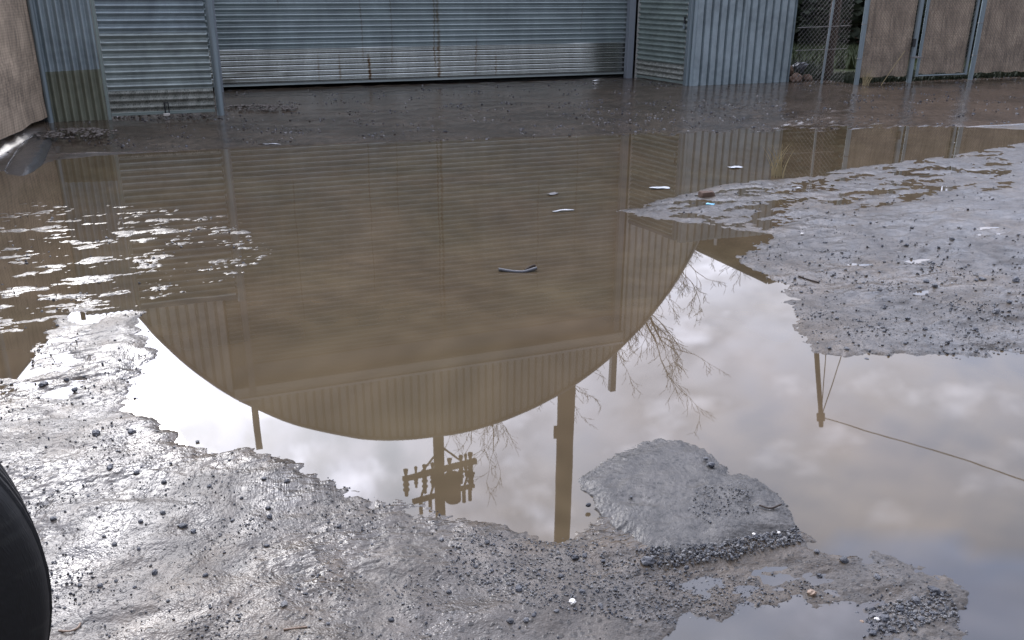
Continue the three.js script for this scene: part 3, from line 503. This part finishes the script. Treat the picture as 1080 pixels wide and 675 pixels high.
{
  const base = polar(16.9, 34), top = polar(21.6, 33, 14.6), t = thing('leaning_pole', 'thin leaning wooden pole with wires, mirrored in the puddle beside the stony mud', 'pole', base, 0);
  const q = [top[0] - base[0], top[1], top[2] - base[2]]; mesh('shaft', rod([0, 0, 0], q, 0.13, 0.085, 10), M.pole, t);
  const u = new THREE.Vector3(...q).normalize(); mesh('clamp', rod(q.map((v, i) => v - u.getComponent(i) * 0.55), q.map((v, i) => v - u.getComponent(i) * 0.25), 0.16, 0.16, 8), M.rust, t);
  const k = q.map((v, i) => base[i] + v - u.getComponent(i) * 0.4);
  const wire = (label, pts, r) => { const w = new THREE.Mesh(tube(pts, r, 40, 5), M.black); w.name = numbered('overhead_wire'); w.castShadow = true; scene.add(w); tag(w, label, 'wire'); };
  const e1 = polar(52, 22, 10.0), mid = k.map((v, i) => (v + e1[i]) / 2 - (i === 1 ? 0.35 : 0));
  wire('long sagging overhead wire from the leaning pole across the sky', [k, mid, e1], 0.021);
  const f1 = polar(20.4, 62, 12.5), f2 = polar(24.6, 62, 12.5);
  wire('short wire hanging close beside the leaning pole', [k, k.map((v, i) => mix(v, f1[i], 0.35) - (i === 1 ? 1.4 : 0)), f1], 0.02);
  wire('wire hanging away from the leaning pole in a wide curve', [k, k.map((v, i) => mix(v, f2[i], 0.35) - (i === 1 ? 1.9 : 0)), f2], 0.02);
  const far = thing('utility_pole', 'distant upright pole that carries the wires of the leaning pole', 'pole', polar(22.5, 62), THREE.MathUtils.degToRad(-22)); mesh('shaft', rod([0, 0, 0], [0, 13.2, 0], 0.17, 0.13, 10), M.pole, far); mesh('crossarm', box(5.0, 0.16, 0.14, 0, 12.5, 0), M.pole, far);
}

// ---------------------------------------------------------------- broken asphalt slab in the puddle
{
  const out = [[604, 506], [626, 491], [646, 477], [668, 467], [694, 460], [711, 461], [728, 465], [744, 472], [756, 482], [773, 495], [795, 502], [812, 510], [825, 522], [833, 529], [840, 547], [847, 561], [837, 568], [809, 574], [778, 582], [750, 592], [728, 598], [699, 596], [677, 592], [663, 575], [652, 568], [637, 553], [623, 538], [620, 524], [609, 517]];
  const P = poly(out), c = P.reduce((a, p) => [a[0] + p[0] / P.length, a[1] + p[1] / P.length], [0, 0]);
  const NA = 300, NR = 60, pos = [], uv = [], col = [], idx = [];
  const edge = an => { const dx = Math.cos(an), dz = Math.sin(an); let best = 0; for (let i = 0, j = P.length - 1; i < P.length; j = i++) { const ax = P[j][0] - c[0], az = P[j][1] - c[1], ex = P[i][0] - P[j][0], ez = P[i][1] - P[j][1], den = dx * ez - dz * ex; if (Math.abs(den) < 1e-9) continue; const t = (ax * ez - az * ex) / den, u = (ax * dz - az * dx) / den; if (t > best && u >= -0.001 && u <= 1.001) best = t; } return best; };
  const zs = P.map(p => p[1]), z0 = Math.min(...zs), z1 = Math.max(...zs);
  for (let j = 0; j <= NR; j++) for (let i = 0; i < NA; i++) {
    const an = i / NA * Math.PI * 2, R = edge(an) * (1 + 0.02 * n2(Math.cos(an) * 9, Math.sin(an) * 9) + 0.012 * n2(Math.cos(an) * 30, Math.sin(an) * 30)), f = j / NR, x = c[0] + Math.cos(an) * R * f, z = c[1] + Math.sin(an) * R * f;
    const fr = (z - z0) / (z1 - z0), e = (1 - f) * R; // distance in from the edge
    let y = mix(0.010, 0.024, sstep(0.0, 0.9, fr)) * sstep(-0.015, mix(0.12, 0.085, fr), e) - 0.02 * (1 - sstep(0, 0.02, e));
    y += 0.0030 * n2(x * 9, z * 9) + 0.0010 * n2b(x * 40, z * 40) + 0.0022 * n2(x * 90, z * 90) * (0.15 + sstep(0.14, 0.02, e) * 1.2) - 0.006 * sstep(0.5, 0.9, n2b(x * 4, z * 5)) ;
    pos.push(x, y, z); uv.push(x, -z); const t = 1 + 0.12 * n2(x * 6, z * 6) + 0.10 * n2b(x * 22, z * 22); col.push(t, t, t * 1.01);
  }
  for (let j = 0; j < NR; j++) for (let i = 0; i < NA; i++) { const i2 = (i + 1) % NA, a = j * NA + i, b = j * NA + i2, d = a + NA, e = b + NA; idx.push(a, b, d, b, e, d); }
  const g = new THREE.BufferGeometry(); g.setAttribute('position', new THREE.Float32BufferAttribute(pos, 3)); g.setAttribute('uv', new THREE.Float32BufferAttribute(uv, 2)); g.setAttribute('color', new THREE.Float32BufferAttribute(col, 3)); g.setIndex(idx); g.computeVertexNormals();
  tag(mesh('asphalt_slab', g, M.asphalt, scene), 'broken grey asphalt slab lying like an island at the puddle edge', 'asphalt slab');
}

// ---------------------------------------------------------------- stones and gravel
function stoneGeo(seed, det = 1) {
  const g = new THREE.IcosahedronGeometry(1, det), p = g.attributes.position, R = rng(seed), a = [0.75 + R() * 0.4, 0.5 + R() * 0.3, 0.7 + R() * 0.4];
  for (let i = 0; i < p.count; i++) { const x = p.getX(i), y = p.getY(i), z = p.getZ(i), k = 1 + 0.28 * n3(x * 1.1 + seed, y * 1.1, z * 1.1); p.setXYZ(i, x * k * a[0], y * k * a[1], z * k * a[2]); }
  g.computeVertexNormals(); return g;
}
const SG = [1, 2, 3, 4, 5].map(k => stoneGeo(k * 7.3, 2)), GG = [1, 2, 3].map(k => stoneGeo(k * 3.7, 0));
{
  const R = rng(41), list = []; const add = (ox, oy, k, pts) => pts.forEach(p => list.push([ox + p[0] / k, oy + p[1] / k, (p[2] ?? 5), p[3]]));
  add(0, 485, 3.553, [[412, 30, 7], [512, 48, 6], [615, 85, 6], [785, 100, 5], [610, 200, 5], [685, 250, 8], [725, 270, 6], [200, 222, 6], [1005, 182, 6], [1010, 215, 6], [390, 287, 4], [430, 318, 5], [528, 232, 5], [375, 472, 6], [580, 425, 6], [1000, 322, 5], [988, 72, 5], [905, 145, 4], [640, 15, 4], [520, 335, 4], [435, 455, 4], [300, 472, 4], [505, 478, 4], [630, 530, 4], [770, 435, 5], [870, 228, 4]]);
  add(0, 320, 3.553, [[165, 312, 8], [280, 325, 6], [360, 488, 9], [250, 292, 5], [490, 485, 7], [740, 520, 4], [860, 590, 4], [990, 655, 4]]);
  add(280, 485, 3.553, [[80, 82, 5], [275, 250, 5], [950, 485, 8], [977, 605, 7], [688, 497, 6], [472, 602, 5], [70, 543, 8, 3], [830, 312, 6], [848, 418, 5], [925, 412, 5], [915, 608, 6], [235, 615, 4], [660, 300, 5], [788, 402, 4], [1005, 585, 5]]);
  add(480, 485, 3.553, [[720, 385, 12], [440, 535, 8, 'pale'], [475, 495, 6], [808, 467, 5], [600, 490, 5], [868, 405, 5], [380, 570, 5], [395, 437, 6], [555, 380, 5], [485, 360, 6], [448, 368, 6], [640, 595, 4], [545, 548, 5], [210, 605, 6]]);
  add(780, 150, 3.553, [[625, 388, 5], [795, 367, 4], [320, 378, 4], [700, 525, 6], [730, 545, 6], [725, 455, 4], [1035, 520, 7], [910, 515, 6], [645, 322, 4], [450, 545, 4], [230, 567, 4], [115, 525, 4], [50, 500, 4], [630, 662, 5], [540, 625, 5], [235, 345, 4, 'pale'], [960, 640, 7], [885, 520, 4], [1010, 605, 5], [365, 660, 4]]);
  add(780, 485, 3.553, [[390, 380, 9], [885, 400, 7], [515, 443, 7], [515, 600, 5, 'pale'], [270, 505, 9, 'tan'], [440, 572, 5], [1050, 510, 9], [500, 650, 7], [290, 345, 5], [300, 435, 6], [600, 560, 9], [660, 530, 8], [725, 495, 9], [545, 595, 9], [680, 600, 7], [575, 640, 6], [460, 605, 5, 'tan'], [960, 585, 7], [905, 585, 6]]);
  add(570, 440, 3.553, [[640, 180, 8], [340, 300, 4], [180, 330, 5], [760, 280, 4], [620, 157, 5], [800, 440, 4, 'pale'], [893, 434, 4, 'pale'], [628, 514, 3, 'pale'], [495, 630, 4], [160, 655, 5]]);
  add(780, 330, 3.553, [[475, 170, 8], [335, 140, 5], [885, 150, 4], [400, 145, 5], [695, 62, 5], [885, 62, 5], [620, 118, 4], [778, 115, 4]]);
  list.forEach(([px, py, d, tone], i) => {
    const w = ground(px, py, 0.03), h = landHeight(w.x, w.z), y = Math.max(h, px > 600 && px < 850 && py > 455 && py < 600 ? 0.016 : -0.02), p = ground(px, py, Math.max(y, 0));
    const r = d / 2 * Math.hypot(p.x, EYE, p.z) / FPX * 1.05, m = mesh('stone', SG[i % 5], tone === 'pale' ? M.pale : tone === 'tan' ? M.tan : M.stones[tone ?? (i % 3)], scene);
    m.position.set(p.x, Math.max(landHeight(p.x, p.z), y) + r * 0.2, p.z); m.rotation.set((R() - 0.5) * 0.5, R() * 6.28, (R() - 0.5) * 0.5); m.scale.setScalar(r);
    const lab = tone === 'pale' ? 'small pale stone among the dark gravel' : tone === 'tan' ? 'tan pebble in the shallow muddy water' : tone === 3 ? 'light grey stone on the wet mud' : d >= 12 ? 'largest dark stone, at the foot of the asphalt slab' : py > 440 && px < 320 ? 'small dark wet stone on the glittering mud beside the tyre' : px < 320 ? 'dark stone on the muddy bank at the bright edge of the puddle' : px > 600 && px < 850 && py > 455 && py < 590 ? 'small dark stone on the asphalt slab' : py < 380 ? 'small dark stone on the stony mud beyond the wire reflection' : px > 780 ? 'dark stone in the shallow film of water beside the gravel spit' : 'dark wet stone on the gravelly bank before the asphalt slab';
    tag(m, lab, 'stone', d >= 12 || tone === 3 ? undefined : lab.replace('stone ', 'stones ').replace('pebble ', 'pebbles '));
  });
  console.log('stones', list.length);
}
{ // gravel nobody could count
  const R = rng(55), N = 24000, sets = GG.map(() => []), dummy = new THREE.Object3D(), near = poly([[668, 584], [760, 578], [840, 558], [850, 574], [770, 594], [700, 601]]), bank = poly([[480, 560], [600, 575], [700, 600], [800, 610], [820, 640], [700, 660], [560, 650], [470, 610]]), spit = poly([[920, 640], [1000, 625], [1010, 650], [960, 668], [905, 668]]), stony = poly([[785, 290], [830, 300], [850, 366], [1080, 372], [1080, 300], [960, 260], [830, 265]]), slabTop = poly([[735, 520], [790, 515], [800, 545], [750, 560], [725, 545]]);
  let n = 0, guard = 0;
  while (n < N && guard++ < N * 12) {
    const px = R() * 1120 - 20, py = 160 + Math.pow(R(), 0.8) * 540, w = ground(px, py, 0.01), a = sdPoly(near, w.x, w.z) < 0, b = sdPoly(bank, w.x, w.z) < 0, c = sdPoly(spit, w.x, w.z) < 0, e = sdPoly(stony, w.x, w.z) < 0, st = sdPoly(slabTop, w.x, w.z) < 0;
    const patch = sstep(-0.2, 0.7, n2(w.x * 2.2, w.z * 2.2)), dens = a ? 0.8 : c ? 0.5 : b ? 0.28 : st ? 0.25 : e ? 0.05 + 0.22 * patch * patch : 0.018 + 0.11 * patch * patch; if (R() > dens) continue;
    const h = landHeight(w.x, w.z); if (h < -0.006 && !a && !st) continue;
    const dist = Math.hypot(w.x, w.z), size = (0.0018 + 0.0048 * Math.pow(R(), 3)) * (a || c ? 1.35 : 1) * clamp(dist / 3.2, 0.8, 1.9);
    dummy.position.set(w.x, (st ? 0.022 : a ? Math.max(h, 0.002) + 0.010 * R() : h) + size * 0.3, w.z); dummy.rotation.set(R() * 6, R() * 6, R() * 6); dummy.scale.setScalar(size); dummy.updateMatrix(); sets[n % 3].push(dummy.matrix.clone()); n++;
  }
  const im0 = sets.map((s, k) => { const m = new THREE.InstancedMesh(GG[k], M.stones[k === 2 ? 3 : k === 1 ? 1 : 0], s.length); s.forEach((q, i) => m.setMatrixAt(i, q)); m.name = numbered('gravel'); m.castShadow = m.receiveShadow = true; m.userData = { kind: 'stuff', label: ['dark grey fine gravel strewn over the mud', 'mid grey fine gravel strewn over the mud', 'light grey fine gravel strewn over the mud'][k], category: 'gravel' }; scene.add(m); return s.length; });
  console.log('gravel', im0.join(' '));
}
{ // crumbs of mud and grit lying on the silt apron
  const R = rng(58), d = new THREE.Object3D(), pale = [], dark = [];
  while (pale.length + dark.length < 5200) { const u = R(), v = 0.03 + 0.95 * R(), [x, z] = apronXZ(u, v), cl = n2(x * 1.2, z * 1.6) + (u > 0.45 && u < 0.7 && v < 0.5 ? 0.5 : 0); if (R() > sstep(-0.2, 0.9, cl)) continue; const sz = 0.004 + 0.014 * Math.pow(R(), 4); d.position.set(x, apronH(x, z, v) + sz * 0.2, z); d.rotation.set(R() * 6, R() * 6, R() * 6); d.scale.set(sz * 1.4, sz * 0.7, sz); d.updateMatrix(); (R() < 0.35 ? pale : dark).push(d.matrix.clone()); }
  for (const [list, mt, label] of [[pale, M.stones[3], 'pale crumbs of grit on the silt apron before the roller door'], [dark, M.stones[0], 'dark crumbs of mud on the silt apron before the roller door']]) { const im = new THREE.InstancedMesh(GG[1], mt, list.length); list.forEach((q, i) => im.setMatrixAt(i, q)); im.name = numbered('silt_crumbs'); im.userData = { kind: 'stuff', label, category: 'grit' }; im.castShadow = im.receiveShadow = true; scene.add(im); }
}
function clods(label, px, py, rx, rz, n, seed, big) {
  const R = rng(seed), c = ground(px, py, 0.08), gs = [];
  for (let i = 0; i < n; i++) { const a = R() * 6.28, q = Math.sqrt(R()), g = GG[i % 3].clone(), s = (0.012 + 0.03 * R() * R()) * big; g.scale(s, s * 0.8, s); g.rotateY(R() * 6); g.translate(Math.cos(a) * q * rx, s * 0.2 + (1 - q) * 0.03 * big, Math.sin(a) * q * rz); gs.push(g); }
  const m = mesh('mud_clods', merge(gs), M.clod, scene); m.position.set(c.x, Math.max(landHeight(c.x, c.z), 0.06) + 0.01, c.z); tag(m, label, 'mud clods'); m.userData.kind = 'stuff';
}
clods('crumbled mud clods at the foot of the olive stained sheet', 82, 140, 0.42, 0.3, 160, 1, 1.1);
clods('heap of mud clods in front of the roller door corner', 268, 115, 0.55, 0.25, 150, 2, 1.0);
clods('thin line of clods at the foot of the left corrugated gate', 160, 123, 0.8, 0.12, 110, 3, 0.8);
{ // rubble behind the bare mesh
  const R = rng(66); for (let i = 0; i < 11; i++) { const s = 9.42 + R() * 0.55, n = -11.75 - R() * 0.5, r = 0.06 + R() * 0.07, m = mesh('rubble_stone', SG[i % 5], i % 4 === 1 ? M.rust : M.stones[i % 2 ? 1 : 0], scene); m.position.set(...at(s, 0.12 + r * 0.5 + (i > 6 ? 0.12 : 0), n)); m.rotation.set(R() * 3, R() * 6, R()); m.scale.setScalar(r); tag(m, i % 4 === 1 ? 'brownish rubble stone behind the bare mesh' : 'grey rubble stone behind the bare mesh', 'stone', i % 4 === 1 ? 'brownish rubble behind the mesh' : 'grey rubble behind the mesh'); }
}
// ---------------------------------------------------------------- litter, sticks, plants
function stick(label, pts, r, mat = M.wood, name = 'stick') { const w = pts.map(([x, y, up]) => { const p = ground(x, y, 0.02), h = Math.max(0, landHeight(p.x, p.z)), q = ground(x, y, h + r + (up ?? 0)); return q.toArray(); }); const m = mesh(name, tube(w, r, 20, 6), mat, scene); tag(m, label, 'stick'); return m; }
stick('hooked dead twig lying on bright mud beside the tyre', [[62, 665], [74, 665.5], [82, 662], [85, 657]], 0.0026, M.tan);
stick('straight short twig on the wet mud in front of the puddle', [[299, 664], [311, 662.5], [324, 661]], 0.0024, M.tan);
stick('thin dead twig on the stony mud beyond the leaning pole reflection', [[842, 291], [850, 294], [864, 298]], 0.004, M.wood);
stick('dark curved twig on the asphalt slab', [[801, 533, 0.022], [812, 536, 0.022], [824, 532, 0.022]], 0.003, M.wood);
{
  const a = ground(526, 286), b = ground(566, 286), t = thing('driftwood', 'weathered stick floating in the brown water before the roller door', 'stick', [a.x, 0, a.z], Math.atan2(-(b.z - a.z), b.x - a.x)), L = Math.hypot(b.x - a.x, b.z - a.z);
  mesh('branch', tube([[0, 0.012, 0], [L * 0.3, 0.004, 0.012], [L * 0.65, 0.003, 0.02], [L, 0.016, -0.01]], 0.009, 24, 7), M.stones[1], t); mesh('stub', tube([[L * 0.7, 0.006, 0.0], [L * 0.85, 0.02, -0.02], [L * 0.97, 0.026, -0.03]], 0.008, 10, 6), M.wood, t);
}
function scrap(name, label, px, py, w, d, mat, seed, y = 0.006) {
  const p = ground(px, py), g = new THREE.PlaneGeometry(w, d, 10, 6); g.rotateX(-Math.PI / 2); const q = g.attributes.position; for (let i = 0; i < q.count; i++) { const x = q.getX(i), z = q.getZ(i); q.setXYZ(i, x * (1 + 0.2 * n2(z * 30, seed)), 0.008 + 0.006 * n2(x * 9 + seed, z * 12), z * (1 + 0.35 * n2(x * 9, seed + 5))); } g.computeVertexNormals(); const b = g.clone(); b.translate(0, -0.0015, 0); const m = mesh(name, merge([g, b]), mat, scene); m.position.set(p.x, Math.max(0, landHeight(p.x, p.z)) + y - 0.004, p.z); m.rotation.y = seed; tag(m, label, 'litter'); return m;
}
scrap('plastic_scrap', 'crumpled white plastic scrap in the water at the tip of the mud spit', 696, 199, 0.16, 0.06, M.plastic, 0.2);
scrap('plastic_scrap', 'torn white plastic scrap floating before the blue-grey fence', 776, 177, 0.12, 0.07, M.plastic, 0.5);
scrap('plastic_scrap', 'small blue plastic scrap on the mud spit', 749, 216, 0.05, 0.05, M.bluePlastic, 1.1);
scrap('plastic_scrap', 'thin white strip floating before the roller door', 594, 223, 0.16, 0.02, M.plastic, 0.35);
scrap('plastic_scrap', 'long white strip at the silt edge before the roller door', 284, 153, 0.22, 0.025, M.plastic, 0.0);
scrap('plastic_scrap', 'grey crumpled film floating before the right door post', 583, 205, 0.10, 0.05, M.stones[3], 0.9);
scrap('plastic_scrap', 'small white plastic crumb on the muddy puddle rim beside the grass tuft', 842, 199, 0.04, 0.02, M.plastic, 0.6);
{
  const p = ground(745, 207), bg = new THREE.BoxGeometry(0.12, 0.075, 0.08, 6, 4, 4), bp = bg.attributes.position; for (let i = 0; i < bp.count; i++) { const x = bp.getX(i), y = bp.getY(i), z = bp.getZ(i), k = 1 - 0.22 * Math.pow(Math.hypot(x / 0.06, y / 0.0375, z / 0.04) / 1.73, 4) + 0.10 * n3(x * 25, y * 25, z * 25); bp.setXYZ(i, x * k, y * k, z * k); } bg.computeVertexNormals();
  const m = mesh('brick_piece', bg, M.rust, scene); m.position.set(p.x, 0.004, p.z); m.rotation.y = 0.3; tag(m, 'broken brown brick piece at the tip of the mud spit', 'brick');
}
function tuft(label, px, py, n, h, mat, seed, base = 0) {
  const R = rng(seed), p = ground(px, py, base), pos = [], idx = []; for (let k = 0; k < n; k++) { const a = R() * 6.28, r = R() * 0.06, L = h * (0.5 + R() * 0.6), ln = (R() - 0.5) * 0.9 * L, lz = (R() - 0.5) * 0.5 * L, x = Math.cos(a) * r, z = Math.sin(a) * r, w = 0.004; let i = pos.length / 3; for (let s = 0; s <= 4; s++) { const t = s / 4, ww = w * (1 - t * 0.85); pos.push(x + ln * t * t - ww, L * t, z + lz * t * t, x + ln * t * t + ww, L * t, z + lz * t * t + ww); if (s < 4) { idx.push(i, i + 1, i + 2, i + 1, i + 3, i + 2); i += 2; } } }
  const g = new THREE.BufferGeometry(); g.setAttribute('position', new THREE.Float32BufferAttribute(pos, 3)); g.setAttribute('uv', new THREE.Float32BufferAttribute(new Float32Array(pos.length / 3 * 2), 2)); g.setIndex(idx); g.computeVertexNormals(); const m = mesh('grass_tuft', g, mat, scene); m.position.set(p.x, p.y - 0.01, p.z); tag(m, label, 'grass');
}
tuft('dry grass tuft growing from the puddle edge before the blue-grey fence', 820, 186, 34, 0.26, M.straw, 3, 0);
tuft('dry grass at the foot of the post beside the bare mesh', 912, 91, 30, 0.28, M.straw, 4, 0.1);
tuft('dark green weeds at the foot of the tan chain-link panel', 935, 87, 40, 0.12, M.leaf, 5, 0.1);
tuft('dark green weeds under the tan clothed gate', 992, 83, 40, 0.11, M.leaf, 6, 0.1);
tuft('dark green weeds under the fence beyond the gate', 1050, 80, 40, 0.11, M.leaf, 7, 0.1);
tuft('weeds at the corner of the left tan mesh fence', 52, 110, 60, 0.2, M.leaf, 8, 0.1);
{ // weeds growing along the foot of the fences
  const R = rng(19), g = new THREE.BufferGeometry(); g.setAttribute('position', new THREE.Float32BufferAttribute([-0.009, 0, 0, 0.009, 0, 0, 0.014, 0.5, 0.1, 0.0, 1, 0.35], 3)); g.setAttribute('uv', new THREE.Float32BufferAttribute([0, 0, 1, 0, 1, 0.5, 0.5, 1], 2)); g.setIndex([0, 1, 2, 0, 2, 3]); g.computeVertexNormals();
  const put = (name, label, n, f) => { const im = new THREE.InstancedMesh(g, M.leaf, n), d = new THREE.Object3D(); for (let i = 0; i < n; i++) { const [s, q, y, h] = f(); d.position.set(...at(s, y, q)); d.rotation.set((R() - 0.5) * 0.6, R() * 6.28, (R() - 0.5) * 0.6); d.scale.set(1.4, h, h); d.updateMatrix(); im.setMatrixAt(i, d.matrix); } im.name = numbered(name); im.userData = { kind: 'stuff', label, category: 'weeds' }; scene.add(im); };
  put('fence_weeds', 'dark weeds along the foot of the tan chain-link fences and gate', 9000, () => [10.12 + R() * 5, -11.26 - R() * 0.9, 0.09, 0.06 + R() * 0.09]);
  put('fence_weeds', 'dark weeds and leaf litter behind the bare chain-link mesh', 5000, () => [9.3 + R() * 1.0, -11.9 - R() * 3.2, 0.09, 0.10 + R() * 0.22]);
  put('fence_weeds', 'dark weeds along the foot of the left tan mesh fence', 3500, () => { const k = R(); return [-1.28 - 0.19 * k * 5 - R() * 0.35, -11.2 + k * 5, 0.08, 0.07 + R() * 0.12]; });
}
{ const a = at(10.42, 0.10, -10.95), m = mesh('dry_stalk', tube([[0, 0, 0], [0.13, 0.24, 0], [0.30, 0.52, -0.02]], 0.006, 12, 5), M.straw, scene); m.position.set(...a); tag(m, 'leaning dry stalk in front of the tan chain-link panel', 'stalk'); }
{ // wet slab at the foot of the left fence
  const P = [[4, 178], [10, 158], [28, 138], [44, 130], [60, 134], [62, 140], [52, 156], [40, 170], [20, 180]].map(([x, y]) => { const p = ground(x, y, 0.06); return [p.x, p.z]; }), c = P.reduce((q, p) => [q[0] + p[0] / P.length, q[1] + p[1] / P.length], [0, 0]), pos = [], uv = [], idx = [], NA = 72, NR = 14;
  const curve = new THREE.CatmullRomCurve3(P.map(p => new THREE.Vector3(p[0] - c[0], 0, p[1] - c[1])), true), pts = curve.getPoints(NA);
  for (let j = 0; j <= NR; j++) for (let i = 0; i < NA; i++) { const f = j / NR, w = 1, x = pts[i].x * f * w, z = pts[i].z * f * w; pos.push(x, 0.075 * (1 - Math.pow(f, 4)) - 0.035 + 0.008 * n2(x * 5, z * 5), z); uv.push(x, z); }
  for (let j = 0; j < NR; j++) for (let i = 0; i < NA; i++) { const i2 = (i + 1) % NA, a = j * NA + i, b = j * NA + i2; idx.push(a, a + NA, b, b, a + NA, b + NA); }
  const g = new THREE.BufferGeometry(); g.setAttribute('position', new THREE.Float32BufferAttribute(pos, 3)); g.setAttribute('uv', new THREE.Float32BufferAttribute(uv, 2)); g.setIndex(idx); g.computeVertexNormals();
  const m = mesh('concrete_slab', g, phy({ color: lin(0.05, 0.048, 0.046), bumpMap: mudBump, bumpScale: 0.0025, roughness: 0.24, side: THREE.DoubleSide }), scene); m.position.set(c[0], 0.018, c[1]); tag(m, 'dark wet broken concrete slab beside the left tan mesh fence', 'slab');
}
// ---------------------------------------------------------------- tyre at the lower left
{
  const R = 0.5, turn = THREE.MathUtils.degToRad(38), t = thing('truck_tyre', 'large black rubber tyre standing on the wet mud', 'tyre', [-1.28, 0.06, -1.075], turn);
  const prof = [[0.27, -0.10], [0.29, -0.125], [0.36, -0.135], [0.44, -0.13], [0.478, -0.118], [0.495, -0.095], [0.5, -0.05], [0.5, 0.05], [0.495, 0.095], [0.478, 0.118], [0.44, 0.13], [0.36, 0.135], [0.29, 0.125], [0.27, 0.10], [0.27, -0.10]].map(p => new THREE.Vector2(...p));
  const g = new THREE.LatheGeometry(prof, 72); g.rotateX(Math.PI / 2); g.translate(0, R, 0); mesh('tyre_casing', g, M.rubber, t);
  for (const [z, r] of [[-0.07, 0.502], [-0.035, 0.504], [0, 0.504], [0.035, 0.504], [0.07, 0.502]]) mesh('tread_rib', new THREE.LatheGeometry([[r - 0.012, -0.014], [r, -0.011], [r, 0.011], [r - 0.012, 0.014]].map(p => new THREE.Vector2(...p)), 72).rotateX(Math.PI / 2).translate(0, R, z), M.rubber, t);
  const rimG = new THREE.LatheGeometry([[0.0, 0.02], [0.10, 0.03], [0.20, 0.0], [0.25, 0.06], [0.275, 0.10]].map(p => new THREE.Vector2(...p)), 40); rimG.rotateX(Math.PI / 2); rimG.translate(0, R, 0); mesh('rim', rimG, M.black, t);
}
renderer.render(scene, camera);
